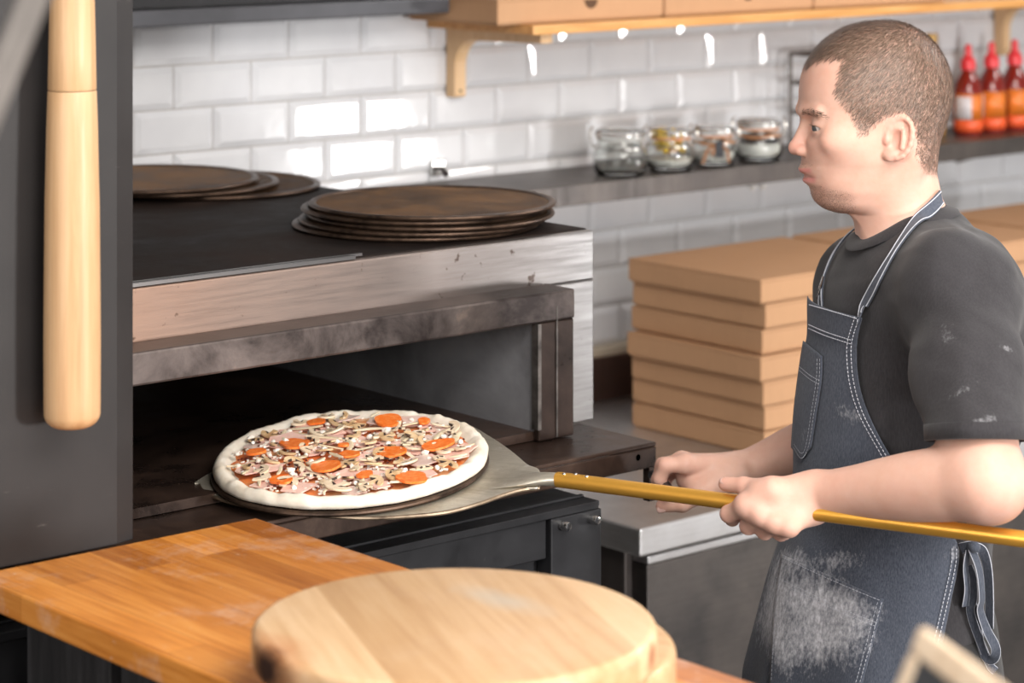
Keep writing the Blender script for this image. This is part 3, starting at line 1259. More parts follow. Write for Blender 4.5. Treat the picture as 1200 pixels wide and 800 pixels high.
def card_box(x0, y0, z0, sx, sy, sz, label, group, rot=0, hole=None, pivot=None):
    """folded pizza box: lower tray, overlapping lid, thumb notch"""
    root = thing('pizza_box', (x0 + sx / 2, y0 + sy / 2, z0), label, 'pizza box', group)
    M = Matrix.Identity(4)
    if rot:
        pv = Vector((x0 + sx / 2, y0 + sy / 2, 0)) if pivot is None else Vector(pivot)
        M = Matrix.Translation(pv) @ Matrix.Rotation(rot, 4, 'Z') @ Matrix.Translation(-pv)
    g = .0008
    mb = MB()
    i = .0025
    mb.box((x0 + i, y0 + i, z0 + .0003), (x0 + sx - i, y0 + sy - i, z0 + sz - .006), M)
    mb.build('tray', M_CARD, root, bevel=.0012)
    mb = MB()
    # lid with skirts on three sides
    mb.box((x0, y0, z0 + sz - .0055), (x0 + sx, y0 + sy, z0 + sz - .0005), M)
    mb.box((x0, y0, z0 + .004), (x0 + .0018, y0 + sy, z0 + sz - .0057), M)
    mb.box((x0 + sx - .0018, y0, z0 + .004), (x0 + sx, y0 + sy, z0 + sz - .0057), M)
    mb.box((x0 + .002, y0, z0 + .004), (x0 + sx - .002, y0 + .0018, z0 + sz - .0057), M)
    mb.build('lid', M_CARD, root, bevel=.0012)
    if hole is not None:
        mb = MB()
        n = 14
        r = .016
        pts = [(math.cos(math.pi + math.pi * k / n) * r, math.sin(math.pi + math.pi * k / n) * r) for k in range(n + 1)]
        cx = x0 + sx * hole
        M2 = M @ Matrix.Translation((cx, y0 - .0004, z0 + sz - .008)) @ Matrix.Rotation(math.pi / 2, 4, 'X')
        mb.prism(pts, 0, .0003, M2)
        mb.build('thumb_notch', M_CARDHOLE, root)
    return root


def build_boxes():
    # on the upper shelf
    z = USZ + .0004
    Y = 3.33
    xs = [PY(583, 10, Y).x, PY(779, 10, Y).x, PY(954, 10, Y).x]
    lab = ['cardboard pizza box at the left end of the wooden shelf, jutting past its end',
           'cardboard pizza box in the middle of the wooden shelf, above the jars',
           'cardboard pizza box on the wooden shelf above the man\'s head']
    for i, x in enumerate(xs):
        w = (xs[i + 1] - x - .004) if i < 2 else .395
        card_box(x, Y, z, w, .245, .046, lab[i], 'pizza boxes on the wooden shelf', 0, hole=.55)
    # stacks on the steel table
    TZ = .95
    top = PY(890, 327, 3.04).z
    n = 7
    h = (top - TZ) / n
    px = [890.5, 896, 895.5, 888, 894.5, 898, 897]
    ords = ['topmost', 'second from the top', 'third from the top', 'fourth from the top', 'third from the bottom', 'second from the bottom', 'bottom']
    rnd = random.Random(3)
    for k in range(n):
        z0 = top - (k + 1) * h
        x = PY(px[k], 330, 3.04).x
        jit = (px[k] - 893) * .0
        card_box(x, 3.04 + rnd.uniform(-.004, .004), z0, .41, .33, h - .0008,
                 f'brown cardboard pizza box, {ords[k]} in the stack left of the man', 'pizza boxes stacked left of the man', rnd.uniform(-.012, .012))
    for k in range(n):
        z0 = top - (k + 1) * h
        card_box(3.645 + rnd.uniform(-.004, .004), 3.04 + rnd.uniform(-.003, .003), z0, .405, .33, h - .0008,
                 f'notched cardboard pizza box, {ords[k]} in the stack behind the man\'s back', 'pizza boxes stacked behind the man', rnd.uniform(-.008, .008), hole=.5)
    for k in range(n):
        z0 = top - (k + 1) * h
        if k < 2:
            lb = ['topmost', 'second'][k]
        card_box(4.08 + rnd.uniform(-.004, .004), 3.04 + rnd.uniform(-.003, .003), z0, .405, .33, h - .0008,
                 f'cardboard pizza box, {ords[k]} in the far right stack on a crate', 'pizza boxes at the right edge', rnd.uniform(-.008, .008), hole=.5)
        if k == 1:
            break
    # what carries that third pair: an upturned crate the same width
    zc2 = top - 2 * h
    root = thing('storage_crate', (4.28, 3.2, TZ), 'dark plastic crate under the boxes at the right edge', 'crate')
    mb = MB()
    mb.box((4.075, 3.045, TZ + .0005), (4.49, 3.365, zc2 - .001))
    mb.build('crate_body', simple('dark_crate', (.05, .04, .04, 1), .5), root, bevel=.006)
    mb = MB()
    mb.box((4.07, 3.04, zc2 - .03), (4.495, 3.37, zc2 - .0008))
    mb.build('crate_rim', simple('dark_crate_rim', (.06, .05, .05, 1), .5), root, bevel=.004)


# ================================================================== steel prep table (refrigerated counter)
def build_table():
    TZ = .95
    c = PZ(750, 620, TZ)
    x0, y0 = c.x, c.y
    root = thing('prep_table', (4.0, 3.2, 0), 'stainless steel refrigerated prep counter behind the man, carrying the pizza boxes', 'prep counter')
    mb = MB()
    mb.box((x0, y0, TZ - .044), (5.6, YW - .012, TZ))
    mb.build('worktop', M_STEEL, root, bevel=.004)
    mb = MB()
    mb.box((x0 + .002, YW - .032, TZ + .0002), (5.6, YW - .012, TZ + .085))
    mb.build('upstand', simple('upstand_shaded_steel', (.10, .06, .05, 1), .4, .5, nscale=8), root, bevel=.003)  # steel upstand; shade and the boxes' reddish reflection put into its colour
    mb = MB()
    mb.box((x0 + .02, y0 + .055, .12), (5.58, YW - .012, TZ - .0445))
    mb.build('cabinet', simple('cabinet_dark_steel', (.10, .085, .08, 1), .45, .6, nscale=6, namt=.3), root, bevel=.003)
    xa = x0 + .035
    k = 0
    for w in (.60, .60, .60, .60):
        mb = MB()
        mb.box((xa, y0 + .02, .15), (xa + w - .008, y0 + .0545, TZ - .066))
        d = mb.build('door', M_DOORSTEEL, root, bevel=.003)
        mb = MB()
        mb.box((xa, y0 + .018, TZ - .0655), (xa + w - .008, y0 + .0545, TZ - .052))
        h = mb.build('door_handle', M_STEEL, d, bevel=.003)
        xa += w
    for x in (x0 + .08, 5.4):
        for y in (y0 + .12, YW - .1):
            mb = MB()
            mb.lathe([(0, 0), (.028, 0), (.028, .01), (.02, .014), (.02, .12), (0, .12)], 20, Matrix.Translation((x, y, .0003)), cap=False)
            mb.build('foot', M_STEEL, root, smooth=True)


build_table()
build_boxes()


# ================================================================== sandwich chalkboard, bottom right, near the camera
def build_chalkboard():
    a = P(1108, 741, 1.58)                      # near-left end of the ridge
    zt = a.z
    d2 = (ZC - zt) / ((802 - HOR) / FPX)
    b = P(1191, 802, d2)
    ridge = (b - a)
    ridge.z = 0
    ridge.normalize()
    out = Vector((-ridge.y, ridge.x, 0))
    if out.dot(RV) > 0:
        out = -out
    W = .50
    lean = .45
    root = thing('chalkboard_sign', (a.x, a.y, 0), 'blurred wooden-framed chalkboard sign poking in at the bottom right corner', 'chalkboard sign')
    m_fr = mat_wood('sign_pale_wood', [(.55, .40, .27, 1), (.68, .53, .38, 1), (.76, .62, .47, 1)], (14, 14, 2), .5)
    m_bl = simple('chalkboard_black', (.035, .037, .042, 1), .6, nscale=6, namt=.4)
    H = zt
    for s in (1, -1):
        dn = (out * s * lean + Vector((0, 0, -1)))
        L = H / 1.0
        n = ridge.cross(dn).normalized()
        if n.dot(out * s) < 0:
            n = -n
        org = a + n * .010 * 1.0 + out * s * .004
        # frame: local axes ridge, dn
        def M(u0, u1, v0, v1, t0, t1, mb):
            pts = []
            for t in (t0, t1):
                for (u, v) in ((u0, v0), (u1, v0), (u1, v1), (u0, v1)):
                    pts.append(org + ridge * u + dn * v + n * t)
            vs = mb.verts(pts)
            for f in ((3, 2, 1, 0), (4, 5, 6, 7), (0, 1, 5, 4), (1, 2, 6, 5), (2, 3, 7, 6), (3, 0, 4, 7)):
                mb.face([vs[i] for i in f])
        fw = .016
        end = L - .012
        if s == -1:
            for u in (.03, W - fw - .03):
                mb = MB()
                M(u, u + fw, .22, L - .012, -.005, .005, mb)
                mb.build('rear_leg', m_fr, root, bevel=.002)
            mb = MB()
            M(0.03 + fw + .0002, W - fw - .0302, .24, .26, -.006, .006, mb)
            mb.build('brace', m_fr, root, bevel=.002)
            continue
        mb = MB()
        M(0, W, 0, fw, -.005, .005, mb)
        M(0, W, L * .62, L * .62 + fw, -.005, .005, mb)
        M(0, fw, fw + .0002, L * .62 - .0002, -.005, .005, mb)
        M(W - fw, W, fw + .0002, L * .62 - .0002, -.005, .005, mb)
        mb.build('frame', m_fr, root, bevel=.003)
        mb = MB()
        M(fw - .002, W - fw + .002, fw - .002, L * .62 + .002, -.003, .0035, mb)
        mb.build('slate', m_bl, root)
        for u in (0, W - fw):
            mb = MB()
            M(u, u + fw, L * .62 + fw + .0002, end, -.005, .005, mb)
            mb.build('leg', m_fr, root, bevel=.002)


build_chalkboard()
# ================================================================== peel, screen and pizza share one slightly tipped plane
AX = Vector((.37, -.93, 0)).normalized()
TAU = math.radians(6.4)
BX = Vector((-AX.y * math.cos(TAU), AX.x * math.cos(TAU), math.sin(TAU)))
NX = AX.cross(BX).normalized()
PC = P(411, 533.5, 3.19)
O_PL = PC - NX * .016


def frame(o):
    M = Matrix((AX, BX, NX)).transposed().to_4x4()
    M.translation = o
    return M


M_PL = frame(O_PL)
M_PLI = M_PL.inverted()


def to_plane(px, py, h=.016):
    """pixel -> (alpha,beta) on the plane lifted by h"""
    o = Vector((0, 0, ZC))
    dr = P(px, py, 1.0) - o
    q = O_PL + NX * h
    t = (q - o).dot(NX) / dr.dot(NX)
    p = M_PLI @ (o + dr * t)
    return p.x, p.y


def mat_peel():
    m, nt, b = nm('peel_worn_aluminium')
    v = tex_coord(nt, scale=(3, 40, 3))
    f = noise_tex(nt, v, 4, 6, .7)
    v2 = tex_coord(nt)
    g = noise_tex(nt, v2, 9, 6, .7)
    c = ramp(nt, f, [(.3, (.50, .46, .38, 1)), (.7, (.66, .61, .52, 1))])
    c = mix(nt, ramp(nt, g, [(.45, 0.0), (.72, .75)]), c, (.25, .20, .13, 1))
    k = noise_tex(nt, v2, 5, 6, .75)
    c = mix(nt, ramp(nt, k, [(.60, 0.0), (.72, .6)]), c, (.09, .06, .04, 1))
    w = noise_tex(nt, v2, 40, 4, .7)
    c = mix(nt, ramp(nt, w, [(.62, 0.0), (.72, .6)]), c, (.8, .78, .74, 1))
    nt.links.new(c, b.inputs['Base Color'])
    b.inputs['Metallic'].default_value = .75
    nt.links.new(ramp(nt, g, [(.3, .34), (.7, .5)]), b.inputs['Roughness'])
    bump(nt, b, f, .06, .002)
    return m


M_PEEL = mat_peel()
M_GOLD = simple('golden_anodised_handle', (.88, .46, .075, 1), .36, .7, nscale=14, namt=.06)


# handle axis: starts on the blade's plane, runs level towards the man
_ax, _ay = to_plane(652, 561.5, .0075)
HA0 = M_PL @ Vector((_ax, _ay, .0075))


def _handle_dir():
    o = Vector((0, 0, ZC))
    e = (P(1200, 631.5, 1.0) - o).normalized()
    # point of the sight line through the far end that lies nearest the level direction AX
    n = AX.cross(e).cross(e)
    t = (o - HA0).dot(n) / AX.dot(n)
    q = HA0 + AX * t
    s = (q - o).dot(e)
    return (o + e * s - HA0).normalized()


HDIR = _handle_dir()


def HND(al):
    return HA0 + HDIR * al


def build_peel():
    root = thing('pizza_peel', O_PL, 'metal pizza peel with a long golden handle held by the man', 'pizza peel', mat=M_PL)
    near = [(236, 559), (234, 566), (243, 576), (280, 588), (340, 598), (420, 604), (480, 602), (525, 597), (562, 587), (590, 577), (612, 571), (632, 569)]
    far = [(632, 550), (618, 543), (600, 528), (575, 511), (545, 496)]
    out = [to_plane(px, py, 0) for px, py in near + far]
    out += [(.05, .160), (-.03, .166), (-.10, .162), (-.142, .145), (-.158, .10)]
    pts = smooth_path([(p[0], p[1], 0) for p in out], 6, closed=True)
    mb = MB()
    mb.prism([(p.x, p.y) for p in pts][::1], -.0032, -.0004)
    mb.build('blade', M_PEEL, root, bevel=.001, local=True)
    sub = [Vector((p[0], p[1], -.0030)) for p in smooth_path([(*to_plane(px, py, 0), 0) for px, py in near[1:]], 6)]
    mb = MB()
    mb.tube(sub, .0026, 8)
    mb.build('rolled_edge', mat_burnt('peel_edge_heat_stained', (.10, .07, .05, 1), (.40, .31, .22, 1), (.62, .56, .48, 1), .32, 14, .8), root, smooth=True, local=True)
    # neck: flat at the blade, round at the handle
    mb = MB()
    rows = []
    A = M_PLI @ HA0
    dl = M_PLI.to_3x3() @ HDIR
    for t in np.linspace(0, 1, 14):
        s = t * t * (3 - 2 * t)
        c = A + dl * (-.088 + .096 * t)
        w = .040 * (1 - s) + .0085 * s
        h = .0012 * (1 - s) + .0085 * s
        zc_ = -.001 * (1 - s) + c.z * s
        n = 20
        rows.append([Vector((c.x, c.y + w * math.cos(2 * math.pi * k / n), zc_ + h * math.sin(2 * math.pi * k / n))) for k in range(n)])
    vs = mb.grid(rows, closed_u=True)
    mb.face(vs[0][::-1])
    mb.face(vs[-1])
    mb.build('neck', M_PEEL, root, smooth=True, local=True)
    L = .98
    mb = MB()
    mb.tube([HND(.0), HND(.002), HND(L - .004), HND(L)], [.0086, .0093, .0093, .0086], 28)
    mb.build('handle', M_GOLD, root, smooth=True)
    sd = HDIR.cross(NX).normalized()
    up = sd.cross(HDIR)
    for x, yy in ((.012, .25), (.026, -.15), (.042, .2)):
        n_ = (up + sd * yy).normalized()
        mb = MB()
        mb.ball(HND(x) + n_ * .0090, (.0026, .0026, .0018), 12, 8)
        mb.build('rivet', M_CHROME, root, smooth=True)
    return root


PEEL = build_peel()


def build_pizza():
    # the screen under it
    o = copy_tree(SCREEN)
    # widen a touch: its own copy of the mesh is not needed, it lies in the peel's plane
    o.matrix_world = M_PL @ Matrix.Translation((.001, -.004, .0002)) @ Matrix.Scale(.985, 4)
    o['label'] = 'pizza screen lying on the metal peel under the raw pizza'
    del o['group']
    root = thing('pizza', O_PL + NX * .0072, 'raw pizza with sausage slices, ham and mushrooms on the metal peel', 'pizza', mat=frame(O_PL + NX * .0072))
    rnd = random.Random(11)
    R = .1735

    def nz(x, y, s, o=0.0):
        return mnoise.noise(Vector((x * s + o, y * s, o * 1.7)))

    # ---- dough
    m_d, nt, b = nm('raw_dough')
    v = tex_coord(nt)
    f = noise_tex(nt, v, 30, 5, .65)
    c = ramp(nt, f, [(.3, (.68, .59, .47, 1)), (.65, (.80, .74, .64, 1))])
    g = noise_tex(nt, v, 8, 4, .6)
    c = mix(nt, ramp(nt, g, [(.5, 0.0), (.75, .45)]), c, (.86, .83, .78, 1))
    nt.links.new(c, b.inputs['Base Color'])
    b.inputs['Roughness'].default_value = .75
    b.inputs['Subsurface Weight'].default_value = .12
    b.inputs['Subsurface Radius'].default_value = (.01, .006, .004)
    b.inputs['Subsurface Scale'].default_value = .3
    bump(nt, b, noise_tex(nt, v, 120, 4, .6), .25, .002)
    mb = MB()
    n = 200
    prof = [(0, .0055), (.5, .0055), (.80, .006), (.865, .007), (.895, .0118), (.925, .0148), (.955, .0146), (.98, .0115), (.995, .006), (.99, .0015), (.96, .0), (0, 0)]
    rings = []
    for k, (r, z) in enumerate(prof):
        if r == 0:
            rings.append([mb.bm.verts.new((0, 0, z))])
            continue
        ring = []
        for i in range(n):
            t = 2 * math.pi * i / n
            ca, sa = math.cos(t), math.sin(t)
            wob = 1 + .012 * nz(ca, sa, 1.6, 3) + .007 * nz(ca, sa, 7, 9) + .004 * nz(ca, sa, 20, 5)
            lump = 1 + (.22 * nz(ca, sa, 6, 1) + .16 * nz(ca, sa, 16, 7)) * (1 if .87 < r else .2)
            inner = 0
            if .85 < r < .93:
                inner = .012 * nz(ca, sa, 10, 13)
            rr = (r * wob + inner) * R
            zz = z * lump if 3 < k < 9 else z
            ring.append(mb.bm.verts.new((rr * ca, rr * sa, zz)))
        rings.append(ring)
    for A, B in zip(rings[:-1], rings[1:]):
        for i in range(n):
            j = (i + 1) % n
            if len(A) == 1:
                mb.face([A[0], B[i], B[j]])
            elif len(B) == 1:
                mb.face([A[i], B[0], A[j]])
            else:
                mb.face([A[i], B[i], B[j], A[j]])
    mb.build('dough_crust', m_d, root, smooth='full', local=True)

    # ---- sauce
    m_s, nt, b = nm('tomato_sauce')
    v = tex_coord(nt)
    f = noise_tex(nt, v, 22, 5, .65)
    nt.links.new(ramp(nt, f, [(.3, (.56, .085, .02, 1)), (.5, (.78, .25, .07, 1)), (.7, (.84, .50, .26, 1))]), b.inputs['Base Color'])
    b.inputs['Roughness'].default_value = .3
    bump(nt, b, noise_tex(nt, v, 90, 4), .4, .002)
    mb = MB()
    rows = []
    for r in (0.0001, .2, .4, .6, .75, .845, .875):
        row = []
        for i in range(120):
            t = 2 * math.pi * i / 120
            ca, sa = math.cos(t), math.sin(t)
            rr = r * R * (1 + (.028 * nz(ca, sa, 4, 21) + .02 * nz(ca, sa, 11, 2)) * (r > .8))
            x, y = rr * ca, rr * sa
            row.append(Vector((x, y, (.0072 if r < .86 else .0066) + .0011 * nz(x, y, 60, 4))))
        rows.append(row)
    mb.grid(rows, closed_u=True)
    mb.build('tomato_sauce', m_s, root, smooth='full', local=True)

    # ---- topping kinds
    def mottled(name, cols, sc=60, rough=.45, bmp=.3, sss=.0, spec=.5):
        m, nt, b = nm(name)
        v = tex_coord(nt)
        f = noise_tex(nt, v, sc, 5, .65)
        nt.links.new(ramp(nt, f, [(.3, cols[0]), (.5, cols[1]), (.72, cols[2])]), b.inputs['Base Color'])
        b.inputs['Roughness'].default_value = rough
        b.inputs['Specular IOR Level'].default_value = spec
        if sss:
            b.inputs['Subsurface Weight'].default_value = sss
            b.inputs['Subsurface Radius'].default_value = (.008, .004, .003)
            b.inputs['Subsurface Scale'].default_value = .2
        bump(nt, b, noise_tex(nt, v, sc * 3, 3), bmp, .001)
        return m
    m_pep = mottled('pepper_sausage', [(.76, .115, .012, 1), (.90, .205, .03, 1), (.93, .36, .13, 1)], 170, .38, .4)
    m_ham = mottled('pink_ham', [(.74, .42, .35, 1), (.82, .53, .45, 1), (.86, .63, .55, 1)], 40, .34, .1, .1)
    m_ham2 = mottled('pale_ham', [(.60, .42, .36, 1), (.70, .52, .46, 1), (.77, .62, .55, 1)], 40, .34, .1, .1)
    m_mush = mottled('mushroom_flesh', [(.36, .20, .09, 1), (.58, .39, .21, 1), (.76, .58, .38, 1)], 50, .5, .2)
    m_mush2 = mottled('mushroom_flesh_pale', [(.55, .40, .25, 1), (.70, .56, .40, 1), (.80, .70, .55, 1)], 50, .5, .2)
    m_gill = mottled('mushroom_gills', [(.018, .011, .009, 1), (.045, .025, .018, 1), (.12, .07, .045, 1)], 90, .6, .3)
    m_chs = mottled('white_cheese', [(.72, .64, .54, 1), (.82, .77, .69, 1), (.86, .83, .77, 1)], 70, .55, .3, .1)
    m_oni = mottled('onion_sliver', [(.62, .48, .30, 1), (.72, .60, .42, 1), (.80, .70, .54, 1)], 40, .35, .1, .1)
    m_herb = mottled('dark_red_flakes', [(.03, .008, .006, 1), (.11, .015, .010, 1), (.22, .04, .02, 1)], 120, .5, .3)

    def pose(x, y, z, rz, tx=0, ty=0):
        return Matrix.Translation((x, y, z)) @ Matrix.Rotation(rz, 4, 'Z') @ Matrix.Rotation(tx, 4, 'X') @ Matrix.Rotation(ty, 4, 'Y')

    def height(x, y):
        return .0086 + .0022 * (nz(x, y, 28, 31) + .5)

    placed = []

    def spot_(rmax, mind, tries=60):
        best = None
        for _ in range(tries):
            a = rnd.uniform(0, 2 * math.pi)
            r = rmax * math.sqrt(rnd.random())
            x, y = r * math.cos(a), r * math.sin(a)
            dmin = min([math.hypot(x - p[0], y - p[1]) for p in placed if p[2] == mind[1]] or [9])
            if best is None or dmin > best[0]:
                best = (dmin, x, y)
            if dmin > mind[0]:
                break
        placed.append((best[1], best[2], mind[1]))
        return best[1], best[2]

    def in_disc(x, y, m=.148):
        r = math.hypot(x, y)
        return (x, y) if r < m else (x * m / r, y * m / r)

    def slab(name, mat, outline, th, M, curve=0.0, bev=.0006, sub=0):
        """thin bent piece from an outline in mm-ish units"""
        mb = MB()
        c0 = Vector((0, 0, 0))
        top, bot = [], []
        for p in outline:
            z = curve * (p[0] ** 2 + p[1] ** 2) * 30
            top.append(M @ Vector((p[0], p[1], z + th)))
            bot.append(M @ Vector((p[0], p[1], z)))
        T = mb.verts(top)
        B = mb.verts(bot)
        ct = mb.bm.verts.new(M @ Vector((0, 0, th)))
        cb = mb.bm.verts.new(M @ Vector((0, 0, 0)))
        k = len(T)
        for i in range(k):
            j = (i + 1) % k
            mb.face([ct, T[i], T[j]])
            mb.face([cb, B[j], B[i]])
            mb.face([T[i], B[i], B[j], T[j]])
        return mb.build(name, mat, root, smooth=True, local=True, angle=40)

    # ham
    for i in range(50):
        x, y = spot_(.140, (.024, 'ham'))
        k = rnd.choice((4, 4, 5, 6))
        s = rnd.uniform(.014, .027)
        a0 = rnd.random() * 6.28
        el = rnd.uniform(.6, 1.1)
        ol = []
        for q in range(k):
            a = a0 + 2 * math.pi * (q + rnd.uniform(-.18, .18)) / k
            ol.append((s * math.cos(a), s * el * math.sin(a)))
        fine = []
        for q in range(k):
            p, r_ = ol[q], ol[(q + 1) % k]
            for t in (0, .33, .66):
                fine.append((p[0] + (r_[0] - p[0]) * t + rnd.uniform(-.0006, .0006), p[1] + (r_[1] - p[1]) * t + rnd.uniform(-.0006, .0006)))
        slab('ham_piece', m_ham if rnd.random() < .68 else m_ham2, fine, .0016,
             pose(x, y, height(x, y) + (.0002 if i < 34 else .0036), rnd.uniform(0, 6.3), rnd.uniform(-.11, .11), rnd.uniform(-.09, .09)), rnd.uniform(-.06, .16))

    # onion slivers
    for i in range(52):
        x, y = spot_(.145, (.02, 'onion'))
        M = pose(x, y, height(x, y) + .0044, rnd.uniform(0, 6.3), rnd.uniform(-.12, .12), rnd.uniform(-.2, .2))
        L = rnd.uniform(.011, .024)
        w = rnd.uniform(.002, .005)
        cv = rnd.uniform(-.9, .9) / L * .25
        mb = MB()
        rows = []
        for t in np.linspace(-1, 1, 9):
            yy = cv * L * L * t * t
            ww = w * math.sqrt(max(.03, 1 - t ** 4))
            rows.append([M @ Vector((L * t, yy + ww * math.cos(q), .0011 + .0012 * math.sin(q))) for q in np.linspace(0, 2 * math.pi, 9)[:-1]])
        vs = mb.grid(rows, closed_u=True)
        mb.face(vs[0][::-1])
        mb.face(vs[-1])
        mb.build('onion_sliver', m_oni, root, smooth=True, local=True)

    # sausage slices, at their places in the photo
    pep = [(346, 523, .0195), (382, 551, .0195), (457.5, 533.5, .0190), (483, 563, .0195), (513, 526, .0185), (455, 496, .018), (410, 536, .012),
           (403, 525, .006), (330, 566, .013), (300, 533, .011), (371, 497, .010), (497, 497, .008), (510, 570, .008), (428, 559, .010)]
    for px, py, r in pep:
        r *= 1.08
        x, y = to_plane(px, py, .02)
        x, y = in_disc(x, y, .146)
        placed.append((x, y, 'pep'))
        k = 26
        ph = rnd.random() * 6
        ol = []
        for q in range(k):
            a = 2 * math.pi * q / k
            rr = r * (1 + .13 * math.sin(2 * a + ph) + .06 * math.sin(3 * a + 2 * ph) + .03 * math.sin(5 * a + ph))
            ol.append((rr * math.cos(a), rr * math.sin(a)))
        slab('sausage_slice', m_pep, ol, .0028, pose(x, y, height(x, y) + .0058, rnd.uniform(0, 6.3), rnd.uniform(-.07, .07), rnd.uniform(-.07, .07)), rnd.uniform(0, .12))

    def far_from_pep(x, y, r=.019):
        return all(math.hypot(x - p[0], y - p[1]) > r for p in placed if p[2] == 'pep')

    # mushroom slices: cap arc, stem, gills between
    def mushroom(x, y, s, rz, lift, tx, ty, full):
        M = pose(x, y, height(x, y) + lift, rz, tx, ty)
        mt = m_mush2 if rnd.random() < .55 else m_mush
        th = .0024
        cap_o = [(s * math.cos(a), s * .72 * math.sin(a)) for a in np.linspace(0, math.pi, 13)]
        cap_i = [(s * .62 * math.cos(a), s * .26 * math.sin(a) - .0002) for a in np.linspace(math.pi, 0, 9)]
        mb = MB()
        ol = cap_o + cap_i
        # quads between outer and inner arcs
        T, B = [], []
        rows = []
        for k_ in range(13):
            a = math.pi * k_ / 12
            po = (s * math.cos(a), s * .80 * math.sin(a))
            pi_ = (s * (.60 - .12 * math.sin(a)) * math.cos(a), s * .24 * math.sin(a) - s * .10 * (1 - math.sin(a)))
            rows.append([M @ Vector((po[0], po[1], 0)), M @ Vector((po[0] * 1.03, po[1] * 1.03, th * .5)), M @ Vector((po[0], po[1], th)), M @ Vector((pi_[0], pi_[1], th)), M @ Vector((pi_[0], pi_[1], 0))])
        vs = mb.grid(rows, closed_u=True)
        mb.face(vs[0][::-1])
        mb.face(vs[-1])
        if full:
            st = []
            for yy, w in ((s * .42, .22), (s * .1, .20), (-s * .35, .22), (-s * .62, .30), (-s * .70, .24)):
                st.append([M @ Vector((-s * w, yy, .0002)), M @ Vector((s * w, yy, .0002)), M @ Vector((s * w * .9, yy, th * .95)), M @ Vector((-s * w * .9, yy, th * .95))])
            vs = mb.grid(st, closed_u=True)
            mb.face(vs[0][::-1])
            mb.face(vs[-1])
        o = mb.build('mushroom_slice', mt, root, smooth=True, local=True, angle=50)
        for sg in (-1, 1):
            mb = MB()
            gr = []
            for t in np.linspace(0, 1, 5):
                xx = sg * s * (.20 + .46 * t)
                gr.append([M @ Vector((xx, s * (.30 - .36 * t), .0006)), M @ Vector((xx, s * (.34 - .36 * t), th * 1.16)), M @ Vector((xx, s * (.06 - .16 * t), th * 1.0)), M @ Vector((xx, s * (.06 - .16 * t), .0006))])
            vs = mb.grid(gr, closed_u=True)
            mb.face(vs[0][::-1])
            mb.face(vs[-1])
            mb.build('gills', m_gill, o, smooth=True, local=True)

    known = [(390, 507, .0165), (412, 500, .012), (318, 512, .014), (410, 546, .017), (306, 555, .013), (336, 568, .015), (398, 573, .020), (447, 534, .013), (536, 551, .016), (478, 545, .014),
             (432, 521, .013), (365, 520, .012), (520, 531, .011), (300, 521, .011), (490, 512, .013), (455, 514, .014), (350, 498, .012), (377, 484, .012), (430, 575, .011), (465, 505, .011)]
    for px, py, s in known:
        x, y = to_plane(px, py, .02)
        x, y = in_disc(x, y, .145)
        placed.append((x, y, 'mush'))
        mushroom(x, y, s, rnd.uniform(0, 6.3), .0062, rnd.uniform(-.16, .22), rnd.uniform(-.16, .16), rnd.random() < .7)
    cnt = 0
    for i in range(140):
        if cnt >= 44:
            break
        x, y = spot_(.143, (.017, 'mush'))
        if not far_from_pep(x, y, .022):
            placed.pop()
            continue
        cnt += 1
        mushroom(x, y, rnd.uniform(.0095, .0155), rnd.uniform(0, 6.3), .0046 + rnd.uniform(0, .002), rnd.uniform(-.3, .3), rnd.uniform(-.3, .3), rnd.random() < .5)

    # white cheese lumps
    def lump(mb, M, r):
        k = bmesh.new()
        bmesh.ops.create_icosphere(k, subdivisions=1, radius=r)
        for v in k.verts:
            v.co *= rnd.uniform(.75, 1.2)
        bmesh.ops.transform(k, matrix=M @ Matrix.Diagonal((1, rnd.uniform(.7, 1), rnd.uniform(.5, .8), 1)), verts=k.verts)
        vm = {v: mb.bm.verts.new(v.co) for v in k.verts}
        for f in k.faces:
            mb.bm.faces.new([vm[v] for v in f.verts])
        k.free()
    kn = [(292, 514), (341, 551), (496, 517), (498, 532), (474, 551), (453, 504), (486, 508), (335, 518)]
    for i in range(64):
        if i < len(kn):
            x, y = to_plane(*kn[i], .022)
            x, y = in_disc(x, y)
            r = rnd.uniform(.0055, .0075)
        else:
            x, y = spot_(.146, (.014, 'chs'))
            r = rnd.uniform(.003, .0058)
        if i >= len(kn) and not far_from_pep(x, y, .013):
            continue
        mb = MB()
        lump(mb, pose(x, y, height(x, y) + .0058, rnd.uniform(0, 6), rnd.uniform(-.4, .4)), r)
        mb.build('cheese_lump', m_chs, root, local=True, bevel=.0005, seg=1)
    # shredded cheese, too fine to count
    mb = MB()
    for i in range(420):
        a = rnd.uniform(0, 6.283)
        r = .149 * math.sqrt(rnd.random())
        x, y = r * math.cos(a), r * math.sin(a)
        M = pose(x, y, height(x, y) + rnd.uniform(.0008, .0036), rnd.uniform(0, 6.3), rnd.uniform(-.2, .2), rnd.uniform(-.3, .3))
        L = rnd.uniform(.0012, .0032)
        mb.box((-L, -.0013, -.0007), (L, .0013, .0012), M)
    tag(mb.build('shredded_cheese', m_chs, root, local=True), kind='stuff')
    mb = MB()
    for i in range(170):
        a = rnd.uniform(0, 6.283)
        r = .148 * math.sqrt(rnd.random())
        x, y = r * math.cos(a), r * math.sin(a)
        lump(mb, pose(x, y, height(x, y) + rnd.uniform(.001, .0045), rnd.uniform(0, 6)), rnd.uniform(.0012, .0034))
    tag(mb.build('herb_flakes', m_herb, root, local=True), kind='stuff')


build_pizza()
# ================================================================== small implicit-surface kit for the figure
def V3(p):
    return np.array((p[0], p[1], p[2]), dtype=np.float64)


